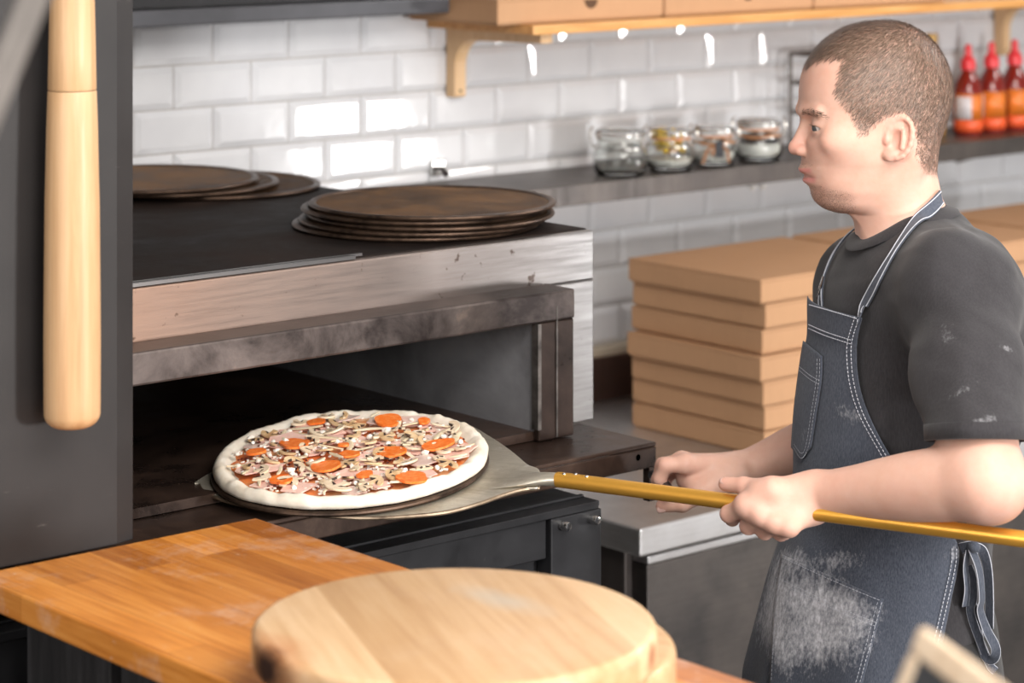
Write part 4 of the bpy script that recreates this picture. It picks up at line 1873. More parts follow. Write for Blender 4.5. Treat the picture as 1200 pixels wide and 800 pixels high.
class Body:
    """smooth union / subtraction of tapered capsules, ellipsoids and custom fields"""

    def __init__(self):
        self.ops = []

    def cone(self, a, b, r1, r2, k=.012, op='u'):
        a, b = V3(a), V3(b)
        ba = b - a
        L2 = max(1e-12, ba @ ba)

        def f(p):
            q = p - a
            t = np.clip(q @ ba / L2, 0, 1)
            d = q - t[:, None] * ba
            return np.sqrt((d * d).sum(1)) - (r1 + (r2 - r1) * t)
        c = (a + b) / 2
        self.ops.append((f, c, math.sqrt(L2) / 2 + max(r1, r2), k, op))
        return self

    def limb(self, a, b, ts, rs, k=.012):
        """straight limb with a smoothly varying radius"""
        a, b = V3(a), V3(b)
        ba = b - a
        L2 = ba @ ba
        tt = np.linspace(0, 1, 101)
        tab = pchip(ts, rs, tt)

        def f(p):
            q = p - a
            t = np.clip(q @ ba / L2, 0, 1)
            d = q - t[:, None] * ba
            return np.sqrt((d * d).sum(1)) - np.interp(t, tt, tab)
        self.ops.append((f, (a + b) / 2, math.sqrt(L2) / 2 + max(rs), k, 'u'))
        return self

    def chain(self, pts, rs, k=.012):
        for i in range(len(pts) - 1):
            self.cone(pts[i], pts[i + 1], rs[i], rs[i + 1], k if i == 0 else min(k, .006))
        return self

    def ell(self, c, axes, r, k=.012, op='u'):
        c = V3(c)
        A = np.array([V3(x) for x in axes])
        r = np.array(r, dtype=float)

        def f(p):
            q = (p - c) @ A.T
            k0 = np.sqrt(((q / r) ** 2).sum(1))
            k1 = np.sqrt(((q / r ** 2) ** 2).sum(1)) + 1e-9
            return k0 * (k0 - 1) / k1
        self.ops.append((f, c, float(r.max()), k, op))
        return self

    def custom(self, f, c, R, k=.012, op='u'):
        self.ops.append((f, V3(c), R, k, op))
        return self

    def select(self, c, rad):
        return [o for o in self.ops if np.linalg.norm(o[1] - c) - o[2] < rad + .04]

    @staticmethod
    def ev(ops, p):
        d = None
        for f, c, R, k, op in ops:
            v = f(p)
            if op == 'u':
                if d is None:
                    d = v
                else:
                    h = np.maximum(k - np.abs(d - v), 0) / k
                    d = np.minimum(d, v) - h * h * k * .25
            elif op == 's' and d is not None:
                v = -v
                h = np.maximum(k - np.abs(d - v), 0) / k
                d = np.maximum(d, v) + h * h * k * .25
            elif op == 'd' and d is not None:      # displacement
                d = d + v
        if d is None:
            return np.full(len(p), 1.0)
        return d

    def __call__(self, p):
        return self.ev(self.ops, p)


def mesh_sdf(body, lo, hi, h, B=24, post=None):
    """surface nets over the active blocks only; returns verts, quads"""
    lo = V3(lo)
    n = np.ceil((V3(hi) - lo) / h).astype(int)
    nb = -(-n // B)
    NY, NZ = int(nb[1] * B + 2), int(nb[2] * B + 2)
    rad = B * h * .5 * math.sqrt(3) + h
    VID, VP, QD = [], [], []
    ar = np.arange(B + 1)
    gx, gy, gz = np.meshgrid(ar, ar, ar, indexing='ij')
    gl = np.stack([gx, gy, gz], -1).reshape(-1, 3)
    for bx in range(nb[0]):
        for by in range(nb[1]):
            for bz in range(nb[2]):
                base = np.array((bx, by, bz)) * B
                c = lo + (base + B / 2) * h
                ops = body.select(c, rad)
                if not any(o[4] == 'u' for o in ops):
                    continue
                dc = body.ev(ops, c[None])[0]
                if abs(dc) > rad * 2.2:
                    continue
                v = body.ev(ops, lo + (base + gl) * h)
                if v.min() > 0 or v.max() < 0:
                    continue
                v = v.reshape(B + 1, B + 1, B + 1)
                s = v < 0
                cnt = np.zeros((B, B, B), int)
                for dx in (0, 1):
                    for dy in (0, 1):
                        for dz in (0, 1):
                            cnt += s[dx:B + dx, dy:B + dy, dz:B + dz]
                act = np.argwhere((cnt > 0) & (cnt < 8))
                if len(act) == 0:
                    continue
                # vertex: mean of edge crossings, then pulled onto the surface
                acc = np.zeros((len(act), 3))
                num = np.zeros(len(act))
                cor = [np.array((i, j, k)) for i in (0, 1) for j in (0, 1) for k in (0, 1)]
                for ca in cor:
                    for ax in range(3):
                        if ca[ax] == 0:
                            cb = ca.copy()
                            cb[ax] = 1
                            ia = act + ca
                            ib = act + cb
                            va = v[ia[:, 0], ia[:, 1], ia[:, 2]]
                            vb = v[ib[:, 0], ib[:, 1], ib[:, 2]]
                            m = (va < 0) != (vb < 0)
                            t = np.where(m, va / np.where(m, va - vb, 1), 0)
                            pt = ca + t[:, None] * (cb - ca)
                            acc += pt * m[:, None]
                            num += m
                pos = lo + (base + act + acc / num[:, None]) * h
                e = h * .25
                g = np.stack([body.ev(ops, pos + np.eye(3)[i] * e) - body.ev(ops, pos - np.eye(3)[i] * e) for i in range(3)], 1) / (2 * e)
                f0 = body.ev(ops, pos)
                st = -f0[:, None] * g / np.maximum((g * g).sum(1), .05)[:, None]
                ln = np.linalg.norm(st, axis=1)
                st *= np.minimum(1, h * .6 / np.maximum(ln, 1e-9))[:, None]
                pos = pos + st
                gi = act + base + 1
                VID.append((gi[:, 0] * NY + gi[:, 1]) * NZ + gi[:, 2])
                VP.append(pos)
                # faces
                for ax in range(3):
                    sl0 = [slice(0, B)] * 3
                    sl1 = [slice(0, B)] * 3
                    sl1[ax] = slice(1, B + 1)
                    a = s[tuple(sl0)]
                    b = s[tuple(sl1)]
                    E = np.argwhere(a != b)
                    if len(E) == 0:
                        continue
                    fl = a[E[:, 0], E[:, 1], E[:, 2]]
                    u, w = [(1, 2), (2, 0), (0, 1)][ax]
                    g0 = E + base + 1
                    du = np.zeros(3, int)
                    dw = np.zeros(3, int)
                    du[u] = 1
                    dw[w] = 1
                    idf = lambda q: (q[:, 0] * NY + q[:, 1]) * NZ + q[:, 2]
                    q = np.stack([idf(g0), idf(g0 - du), idf(g0 - du - dw), idf(g0 - dw)], 1)
                    q[~fl] = q[~fl][:, ::-1]
                    QD.append(q)
    ids = np.concatenate(VID)
    P_ = np.concatenate(VP)
    order = np.argsort(ids)
    ids = ids[order]
    P_ = P_[order]
    Q = np.concatenate(QD)
    ix = np.searchsorted(ids, Q)
    ix = np.clip(ix, 0, len(ids) - 1)
    ok = (ids[ix] == Q).all(1)
    return P_, ix[ok]


def mesh_obj(name, verts, quads, mat, parent, smooth=True, largest=True):
    me = bpy.data.meshes.new(name)
    inv = ORG[parent].inverted()
    R_ = np.array(inv.to_3x3())
    t = np.array(inv.translation)
    v = verts @ R_.T + t
    me.vertices.add(len(v))
    me.vertices.foreach_set('co', v.astype(np.float32).ravel())
    k = quads.shape[1]
    me.loops.add(len(quads) * k)
    me.loops.foreach_set('vertex_index', quads.astype(np.int32).ravel())
    me.polygons.add(len(quads))
    me.polygons.foreach_set('loop_start', np.arange(0, len(quads) * k, k, dtype=np.int32))
    me.polygons.foreach_set('loop_total', np.full(len(quads), k, dtype=np.int32))
    if smooth:
        me.polygons.foreach_set('use_smooth', [True] * len(quads))
    me.update(calc_edges=True)
    me.validate()
    me.materials.append(mat)
    o = bpy.data.objects.new(name, me)
    COL.objects.link(o)
    o.parent = parent
    ORG[o] = ORG[parent]
    return o


def largest_shell(verts, quads):
    """keep the biggest connected piece"""
    n = len(verts)
    lab = np.arange(n)
    e = np.concatenate([quads[:, [0, 1]], quads[:, [1, 2]], quads[:, [2, 3]]])
    while True:
        m = np.minimum(lab[e[:, 0]], lab[e[:, 1]])
        new = lab.copy()
        np.minimum.at(new, e[:, 0], m)
        np.minimum.at(new, e[:, 1], m)
        new = new[new]
        if (new == lab).all():
            break
        lab = new
    root = np.bincount(lab).argmax()
    keep = lab == root
    idx = np.cumsum(keep) - 1
    q = quads[keep[quads[:, 0]]]
    return verts[keep], idx[q]


def pchip(xs, ys, x):
    """monotone cubic"""
    xs, ys = np.array(xs, float), np.array(ys, float)
    h = np.diff(xs)
    d = np.diff(ys) / h
    m = np.zeros(len(xs))
    m[1:-1] = np.where(d[:-1] * d[1:] > 0, 2 * d[:-1] * d[1:] / np.where(d[:-1] + d[1:] == 0, 1, d[:-1] + d[1:]), 0)
    m[0], m[-1] = d[0], d[-1]
    i = np.clip(np.searchsorted(xs, x) - 1, 0, len(xs) - 2)
    t = (x - xs[i]) / h[i]
    return ys[i] * (2 * t ** 3 - 3 * t ** 2 + 1) + h[i] * m[i] * (t ** 3 - 2 * t ** 2 + t) + ys[i + 1] * (-2 * t ** 3 + 3 * t ** 2) + h[i] * m[i + 1] * (t ** 3 - t ** 2)


def vnoise(p, s, seed=0):
    """cheap smooth wavy noise from warped sines, about -1..1"""
    r = np.random.RandomState(seed)
    out = 0
    q = p * s
    for i in range(5):
        w = r.normal(size=3)
        w /= np.linalg.norm(w)
        w2 = r.normal(size=3)
        out = out + np.sin(q @ w * (1 + .35 * i) + 1.3 * np.sin(q @ w2 * .8 + i) + r.rand() * 6)
    return out / 3.2
# ================================================================== the pizza maker
DM = 3.20                                   # depth of his mid-plane
KPX = DM / FPX
Z3 = Vector((0, 0, 1))


def yawed(deg):
    a = math.radians(deg)
    f = -RV * math.cos(a) - FV * math.sin(a)
    s = -FV * math.cos(a) + RV * math.sin(a)
    return f, s


BF, BS = yawed(18)                          # torso: forward, towards his left (camera)
HF, HS = yawed(5)                           # head

# ---------------- head field
HC = P(1024, 150, DM)
HA = np.array([V3(HF), V3(HS), V3(Z3)])
HCn = V3(HC)


def hl(px, py, y=0.0):
    """side-view pixel + lateral offset -> world"""
    return HC + HF * (-(px - 1024) * KPX / math.cos(math.radians(5))) + HS * y + Z3 * (-(py - 150) * KPX)


def hq(px, py, y):
    """the point at lateral offset y that is really seen at (px,py)"""
    o = Vector((0, 0, ZC))
    r = P(px, py, 1.0) - o
    t = (y - (o - HC).dot(HS)) / r.dot(HS)
    return o + r * t


LV = np.array([  # row, front px, back px, half width mm
    (25, 1038, 1041, 0.5), (26, 1020, 1053, 16), (29, 1002, 1063, 32), (35, 986, 1075, 46), (42, 974, 1085, 55), (52, 962, 1095, 63), (63, 953, 1103, 69), (78, 943, 1110, 74.5),
    (95, 938, 1114.5, 77.5), (112, 936.5, 1115.5, 78), (126, 937.5, 1113, 76.5), (140, 942, 1109, 74), (155, 944.5, 1104, 71.5), (170, 944, 1099, 69), (184, 940, 1093, 66),
    (192, 939.5, 1089, 63), (199, 941.5, 1085, 60.5), (205, 943.5, 1081, 58.5), (212, 946, 1077, 56), (220, 949.5, 1071, 53), (228, 953, 1063, 48), (236, 957, 1050, 42), (242, 963, 1038, 34),
    (246, 972, 1024, 24), (249, 985, 1008, 8)], dtype=float)
_zr = np.linspace(25, 249, 449)
T_F = pchip(LV[:, 0], LV[:, 1], _zr)
T_B = pchip(LV[:, 0], LV[:, 2], _zr)
T_W = pchip(LV[:, 0], LV[:, 3], _zr) / 1000


def head_local(p):
    return (p - HCn) @ HA.T


C5 = math.cos(math.radians(5))


def hs(px, py, y, sg):
    c = hq(px, py, y)
    return c if sg > 0 else c - HS * 2 * y



def head_f(p):
    q = head_local(p)
    row = 150 - q[:, 2] / KPX
    rc = np.clip(row, 25, 249)
    xf = -(np.interp(rc, _zr, T_F) - 1024) * KPX / C5
    xb = -(np.interp(rc, _zr, T_B) - 1024) * KPX / C5
    w = np.interp(rc, _zr, T_W)
    xc = xf * .44 + xb * .56
    dx = q[:, 0] - xc
    y = q[:, 1]
    a = np.where(dx > 0, xf - xc, xc - xb)
    pw = np.where(dx > 0, 2.25, 2.15)
    r = np.sqrt(dx * dx + y * y) + 1e-9
    c, s = np.abs(dx) / r, np.abs(y) / r
    rb = ((c / a) ** pw + (s / w) ** pw) ** (-1 / pw)
    f = r - rb
    front = (dx > 0)
    G = lambda v, m, sd: np.exp(-((v - m) / sd) ** 2)
    lip = .0066 * G(row, 198, 4.8) * G(y, 0, .0185) + .0058 * G(row, 211, 4.6) * G(y, 0, .0185) - .0016 * G(row, 205.2, 1.6) * G(y, 0, .019)
    chin = .0030 * G(row, 231, 9) * G(y, 0, .017)
    f = f - front * (lip + chin)
    f = np.maximum(f, (row - 249) * KPX)
    f = np.maximum(f, (25 - row) * KPX)
    return f * .8


body = Body()
body.custom(head_f, HC, .15, k=.01)
hx = (HF, HS, Z3)
for sg in (-1, 1):
    body.ell(hs(986, 165, .052, sg), hx, (.022, .0105, .012), .03)              # cheekbone
    body.cone(hs(943, 131, .010, sg), hs(959, 132, .041, sg), .0060, .0045, .012)   # brow
    body.ell(hs(960, 171, .024, sg), hx, (.009, .012, .010), .02)               # fills beside the nose
    body.ell(hs(947, 148, .031, sg), hx, (.0075, .0165, .0105), .014, 's')       # eye socket
    body.ell(hs(962.5, 148.5, .032, sg), hx, (.0125, .0130, .0118), .008)        # lids over the ball
    body.ell(hs(953.5, 150.4, .0350, sg), (HF, HS, Z3), (.0080, .0155, .0032), .0014, 's')
body.cone(hl(946, 138), hl(932.5, 169), .0062, .0076, .009)                     # nose bridge
body.ell(hl(931, 173), hx, (.0085, .0092, .0080), .006)                          # tip
for sg in (-1, 1):
    body.ell(hs(939.5, 176.5, .0105, sg), hx, (.0085, .0062, .0068), .005)      # wings
for sg in (-1, 1):
    body.ell(hs(935, 184, .0062, sg), hx, (.0045, .0028, .0035), .002, 's')     # nostrils
# neck
NB = P(1060, 292, DM)
body.cone(hl(1050, 196), hl(1052, 240), .050, .0505, .018)
body.cone(hl(1052, 240), NB, .0505, .0525, .02)
body.cone(hl(1062, 180, .055), hl(1022, 275, .020), .011, .012, .02)             # neck muscle
body.cone(hl(1062, 180, -.055), hl(1022, 275, -.020), .011, .012, .02)


# ears
def ear(sg):
    c = hq(1053, 162, .0735)
    if sg < 0:
        c = c - HS * 2 * .0735
    tl = math.radians(13)
    eu = Z3 * math.cos(tl) - HF * math.sin(tl)
    eb0 = -HF * math.cos(tl) - Z3 * math.sin(tl)
    y = HS * sg
    fl = math.radians(24)
    eb = eb0 * math.cos(fl) + y * math.sin(fl)
    eo = y * math.cos(fl) - eb0 * math.sin(fl)
    ax = (eb, eo, eu)
    L = lambda a, b, d: c + eb * a + eo * b + eu * d
    body.ell(L(.0005, .000, 0), ax, (.0160, .0048, .0255), .005)
    pts = []
    for t in np.linspace(math.radians(200), math.radians(-75), 14):
        pts.append(L(.0155 * math.cos(t) + .001, .0030, .0255 * math.sin(t) + .001))
    for i in range(len(pts) - 1):
        body.cone(pts[i], pts[i + 1], .0034, .0034, .0022)
    body.ell(L(-.0025, .0055, -.003), ax, (.0090, .0062, .0125), .003, 's')
    body.ell(L(.0065, .0052, .011), ax, (.0040, .0036, .0085), .003, 's')
    body.cone(L(.0045, .0040, .010), L(.0068, .0042, -.010), .0024, .0024, .003)
    body.ell(L(-.0125, .003, -.005), ax, (.0045, .0042, .0055), .003)
    body.ell(L(-.0045, .0012, -.0235), ax, (.0085, .0046, .0070), .005)


ear(1)
ear(-1)

# ---------------- torso (under the clothes)
tx = (BF, BS, Z3)


def B_(px, py, t=0.0):
    return P(px, py, DM + t)


SN = P(1119, 346, 3.035)                    # near shoulder joint
SF = P(1020, 338, 3.365)
torso_prims = [
    ('ell', B_(1080, 425), (.114, .166, .160), .03),
    ('ell', B_(1050, 560), (.100, .145, .19), .04),
    ('ell', B_(1040, 735), (.108, .160, .15), .04),
]


def add_torso(bd, inf=0.0, legs=False):
    for kind, c, r, k in torso_prims:
        bd.ell(c, tx, tuple(x + inf for x in r), k)
    bd.cone(SN, SF, .050 + inf, .050 + inf, .05)
    nb = B_(1080, 300)
    bd.cone(nb, SN + Z3 * .010, .046 + inf * .8, .040 + inf, .04)
    bd.cone(nb, SF + Z3 * .010, .046 + inf * .8, .040 + inf, .04)
    bd.ell(SN * .5 + B_(1130, 410) * .5 - BF * .014, tx, (.058 + inf, .08 + inf, .085 + inf), .04)     # shoulder blades
    bd.ell(SF * .5 + B_(1130, 410) * .5 - BF * .014, tx, (.058 + inf, .08 + inf, .085 + inf), .04)


add_torso(body)

# ---------------- arms


def project(p):
    q = p - Vector((0, 0, ZC))
    d = q.dot(FV)
    return 600 + FPX * q.dot(RV) / d, HOR - FPX * q.z / d, d


def handle_at(px):
    lo, hi = -.1, 1.2
    for _ in range(50):
        m = (lo + hi) / 2
        if project(HND(m))[0] < px:
            lo = m
        else:
            hi = m
    return HND((lo + hi) / 2)


# near (left) arm
EL = P(1153, 563, 2.828)
WR = P(966, 579, 2.950)
body.cone(SN, EL, .052, .0435, .02)
body.ell(EL + RV * .014 - Z3 * .008, (RV, FV, Z3), (.028, .030, .030), .03)
MIDF = P(1085, 569, 2.868)
body.limb(EL, WR, [0, .2, .4, .62, .82, 1], [.0415, .0415, .0395, .0345, .0292, .0262], .014)

h870 = handle_at(870)
dh = project(h870)[2]


def hp(px, py, off):
    """pixel with depth measured from the handle's depth at that column"""
    return P(px, py, project(handle_at(px))[2] + off)


# left hand: back of the hand to the camera, thumb lying along the handle's top
hand_l = []
mcp = [hp(875, 592, -.0235), hp(891, 603, -.0265), hp(908, 612, -.0255), hp(925, 617, -.022)]
pip = [hp(854, 602, -.0125), hp(877, 616, -.008), hp(896, 622.5, -.005), hp(915, 625, -.002)]
dip = [hp(858, 607.5, .0125), hp(880, 615, .0165), hp(900, 621, .017), hp(918, 624, .016)]
tip = [hp(869, 594, .0195), hp(889, 600, .020), hp(909, 606, .020), hp(925, 611, .019)]
rr = [(.0112, .0100, .0085, .0074), (.0112, .0100, .0086, .0075), (.0106, .0094, .0082, .0072), (.0096, .0084, .0074, .0066)]
wr2 = P(958, 582, 2.953)
for i in range(4):
    st = wr2 + (P(958, 568 + 9 * i, 2.953) - wr2) * .75
    body.cone(st, mcp[i], .0165 - .001 * i, rr[i][0] + .0008, .014)
    body.cone(mcp[i], pip[i], rr[i][0], rr[i][1], .006)
    body.cone(pip[i], dip[i], rr[i][1], rr[i][2], .003)
    body.cone(dip[i], tip[i], rr[i][2], rr[i][3], .003)
    # knuckle bump
    body.ell(mcp[i] - FV * .004, (RV, FV, Z3), (.0085, .0085, .0085), .008)
body.cone(P(945, 583, 2.957), P(900, 596, 2.968), .020, .0135, .014)         # fills the back of the hand
body.cone(P(950, 594, 2.957), P(924, 611, 2.967), .0185, .013, .014)
th = [P(948, 573, 2.958), hp(905, 574, -.015), hp(872, 569, -.006), hp(850, 567.0, -.002)]
body.cone(th[0], th[1], .0165, .0128, .014)
body.cone(th[1], th[2], .0122, .0098, .006)
body.cone(th[2], th[3], .0098, .0082, .004)
body.cone(th[1], mcp[0], .0125, .0115, .012)
body.cone(hp(890, 577, -.017), hp(888, 592, -.022), .0105, .0105, .010)

# far (right) arm
ELR = P(1000, 505, 3.40)
WRR = P(868, 550, 3.40)
body.cone(SF, ELR, .048, .042, .02)
body.limb(ELR, WRR, [0, .3, .55, .8, 1], [.040, .038, .033, .026, .0222], .014)
BAR = P(783, 566, 3.372)
mcpr = [P(803, 544, 3.360), P(799, 541, 3.381), P(800, 545, 3.402), P(805, 550, 3.420)]
pipr = [P(780, 545, 3.357), P(777, 545, 3.379), P(779, 549, 3.400), P(785, 554, 3.417)]
dipr = [P(773, 561, 3.360), P(771, 562, 3.381), P(773, 565, 3.401), P(779, 567, 3.416)]
tipr = [P(779, 574, 3.366), P(778, 575, 3.386), P(780, 577, 3.404), P(785, 578, 3.417)]
for i in range(4):
    st = P(862, 547 + 1.5 * i, 3.385 + .010 * i)
    body.cone(st, mcpr[i], .0165, rr[i][0] + .001, .014)
    body.cone(mcpr[i], pipr[i], rr[i][0], rr[i][1], .006)
    body.cone(pipr[i], dipr[i], rr[i][1], rr[i][2], .004)
    body.cone(dipr[i], tipr[i], rr[i][2], rr[i][3], .004)
    body.ell(mcpr[i] + Z3 * .004, (RV, FV, Z3), (.0085, .0085, .0085), .008)
thr = [P(855, 556, 3.372), P(824, 576, 3.352), P(800, 590, 3.350), P(776, 592.5, 3.356)]
body.cone(P(852, 556, 3.385), P(806, 562, 3.380), .0195, .0150, .014)
body.cone(P(845, 562, 3.372), P(815, 572, 3.362), .0170, .0140, .014)
body.cone(thr[0], thr[1], .0175, .0135, .014)
body.cone(thr[1], thr[2], .0130, .0105, .006)
body.cone(thr[2], thr[3], .0105, .0085, .004)

MAN = thing('person', P(1040, 735, DM) * 1, 'man with cropped hair in a black T-shirt and floury denim apron holding the peel', 'person')
g0 = P(1040, 735, DM)
MAN.location = (g0.x, g0.y, 0)
MAN.matrix_world = Matrix.Translation((g0.x, g0.y, 0))
ORG[MAN] = Matrix.Translation((g0.x, g0.y, 0))


def mat_skin():
    m, nt, b = nm('skin')
    v = tex_coord(nt)
    at = nt.nodes.new('ShaderNodeAttribute')
    at.attribute_name = 'tint'
    sp = nt.nodes.new('ShaderNodeSeparateColor')
    nt.links.new(at.outputs['Color'], sp.inputs[0])
    f = noise_tex(nt, v, 45, 5, .6)
    c = ramp(nt, f, [(.3, (.60, .355, .27, 1)), (.7, (.65, .41, .325, 1))])
    g = noise_tex(nt, v, 14, 3, .5)
    c = mix(nt, ramp(nt, g, [(.45, 0.0), (.75, .35)]), c, (.64, .335, .26, 1))
    c = mix(nt, math_n(nt, 'MULTIPLY', sp.outputs[2], .5), c, (.62, .26, .205, 1))      # flushed places
    c = mix(nt, math_n(nt, 'MULTIPLY', sp.outputs[0], .85), c, (.55, .20, .185, 1))       # lips
    st = noise_tex(nt, v, 700, 2, .6)
    k = math_n(nt, 'MULTIPLY', sp.outputs[1], ramp(nt, st, [(.3, .18), (.65, .85)]))
    c = mix(nt, k, c, (.15, .088, .062, 1))                                            # stubble, scalp
    nt.links.new(c, b.inputs['Base Color'])
    b.inputs['Roughness'].default_value = .52
    b.inputs['Specular IOR Level'].default_value = .35
    b.inputs['Subsurface Weight'].default_value = .16
    b.inputs['Subsurface Radius'].default_value = (.012, .005, .003)
    b.inputs['Subsurface Scale'].default_value = .45
    pores = noise_tex(nt, v, 260, 4, .6)
    bump(nt, b, pores, .10, .001)
    return m


M_SKIN = mat_skin()

allp = [V3(x) for x in (P(745, 500, 3.36), P(1230, 600, 2.78), P(1000, 20, 3.35), P(1100, 700, 3.45), P(900, 300, 3.1), P(880, 620, 2.90))]
zbot = P(1040, 690, DM).z


def _cut(p):
    return zbot - p[:, 2]


lo = np.min(allp, axis=0) - .06
hi = np.max(allp, axis=0) + .06
lo[2] = zbot - .012
hi[2] = P(1000, 20, DM).z + .02
BV, BQ = mesh_sdf(body, lo, hi, .0017)
BV, BQ = largest_shell(BV, BQ)
skin = mesh_obj('body', BV, BQ, M_SKIN, MAN)

# ---------------- skin tints by place on the body
q = head_local(BV)
qm = q.copy()
qm[:, 1] = np.abs(qm[:, 1])
wv = qm @ HA + HCn - np.array((0, 0, ZC))
dv = wv @ V3(FV)
col = 600 + FPX * (wv @ V3(RV)) / dv
row = HOR - FPX * wv[:, 2] / dv
inhead = (row < 262) & (np.linalg.norm(q, axis=1) < .17)
G = lambda v, m, s: np.exp(-((v - m) / s) ** 2)
lips = (G(row, 199.5, 3.6) + G(row, 210.5, 4.6)).clip(0, 1) * (np.abs(q[:, 1]) < .029) * (col < 966)
lips = lips * np.clip((.0285 - np.abs(q[:, 1])) / .006, 0, 1) * inhead * np.clip((row - 196.0) / 2.0, 0, 1) * np.clip((216.5 - row) / 2, 0, 1)
HAIRLINE = [(925, 80), (943, 77), (955, 71), (975, 67), (993, 68), (988, 80), (984, 94), (981, 108), (988, 117), (997, 127), (1003, 140), (1007, 152), (1014, 159), (1020, 150), (1026, 144), (1036, 138), (1048, 132),
            (1062, 132), (1071, 142), (1075, 160), (1075, 178), (1081, 192), (1090, 203), (1100, 207), (1140, 205), (1140, -20), (925, -20)]


def in_poly(x, y, poly):
    ins = np.zeros(len(x), bool)
    n = len(poly)
    for i in range(n):
        x1, y1 = poly[i]
        x2, y2 = poly[(i + 1) % n]
        c = ((y1 > y) != (y2 > y)) & (x < (x2 - x1) * (y - y1) / ((y2 - y1) if y2 != y1 else 1e-9) + x1)
        ins ^= c
    return ins


wob = 1.3 * vnoise(BV, 190, 3)
hair_soft = sum(in_poly(col + wob + 5 * math.cos(j * 2.4) * math.sqrt(j / 14), row + wob * .7 + 5 * math.sin(j * 2.4) * math.sqrt(j / 14), HAIRLINE).astype(float) for j in range(15)) / 15 * inhead
hair_in = (hair_soft > .12)
# keep the ears bare
earm = (np.hypot((col - 1054) / 21, (row - 162) / 29) < 1) & (np.abs(q[:, 1]) > .066)
hair_in &= ~earm
hair_soft = hair_soft * ~earm
BEARD = [(936, 186), (944, 184), (956, 189), (962, 200), (964, 214), (972, 222), (990, 222), (1008, 232), (1004, 262), (930, 262), (930, 186)]
beard = sum(in_poly(col + 7 * math.cos(j * 2.4) * math.sqrt(j / 14), row + 7 * math.sin(j * 2.4) * math.sqrt(j / 14), BEARD).astype(float) for j in range(15)) / 15 * inhead * (row < 250)
beard_w = beard * (.35 + .65 * np.clip((row - 216) / 14, 0, 1)) * (1 - lips) * np.clip(1 - (np.maximum(col - 985, 0)) / 25, 0, 1)
beard_w = beard_w * (1 - .9 * (G(row, 205, 9) * (col > 945)))
flush = .9 * G(col, 931, 12) * G(row, 172, 13) + .35 * G(col, 965, 16) * G(row, 176, 16) + earm * .6
flush = flush * inhead
for m in mcp + pip + mcpr + pipr + [th[1], th[2], th[3], thr[3], tipr[0]]:
    flush = flush + .8 * np.exp(-(((BV - V3(m)) ** 2).sum(1)) / .011 ** 2)
flush = flush + .45 * np.exp(-(((BV - V3(EL + RV * .03)) ** 2).sum(1)) / .05 ** 2)
tint = np.stack([lips, np.clip(beard_w * .8 + hair_soft ** 1.3 * .92, 0, 1), np.clip(flush, 0, 1), np.ones(len(BV))], 1).astype(np.float32)
at = skin.data.color_attributes.new('tint', 'FLOAT_COLOR', 'POINT')
at.data.foreach_set('color', tint.ravel())

# ---------------- eyes
m_eye, nt, b_ = nm('eye')
tcv = tex_coord(nt, 'Object')
b_.inputs['Roughness'].default_value = .08
b_.inputs['Base Color'].default_value = (.45, .40, .38, 1)  # white of the eye greyed; shade under the lids put into its colour
m_iris = simple('iris_grey_blue', (.06, .07, .075, 1), .1)
for sg in (-1, 1):
    c = hs(962.5, 148.8, .032, sg)
    mb = MB()
    mb.ball(c, (.0117, .0117, .0117), 28, 20)
    e = mb.build('eyeball', m_eye, MAN, smooth=True)
    look = (HF * .90 + HS * .30 - Z3 * .26).normalized()
    M = Matrix.Translation(c + look * .0101) @ look.to_track_quat('Z', 'Y').to_matrix().to_4x4()
    mb = MB()
    mb.lathe([(0, .0021), (.0022, .0019), (.0042, .0012), (.0056, .0002), (.0056, -.001)], 24, M, cap=False)
    mb.build('iris', m_iris, e, smooth=True)

# ---------------- hair: thousands of short strands
tri = np.concatenate([BQ[:, [0, 1, 2]], BQ[:, [0, 2, 3]]])


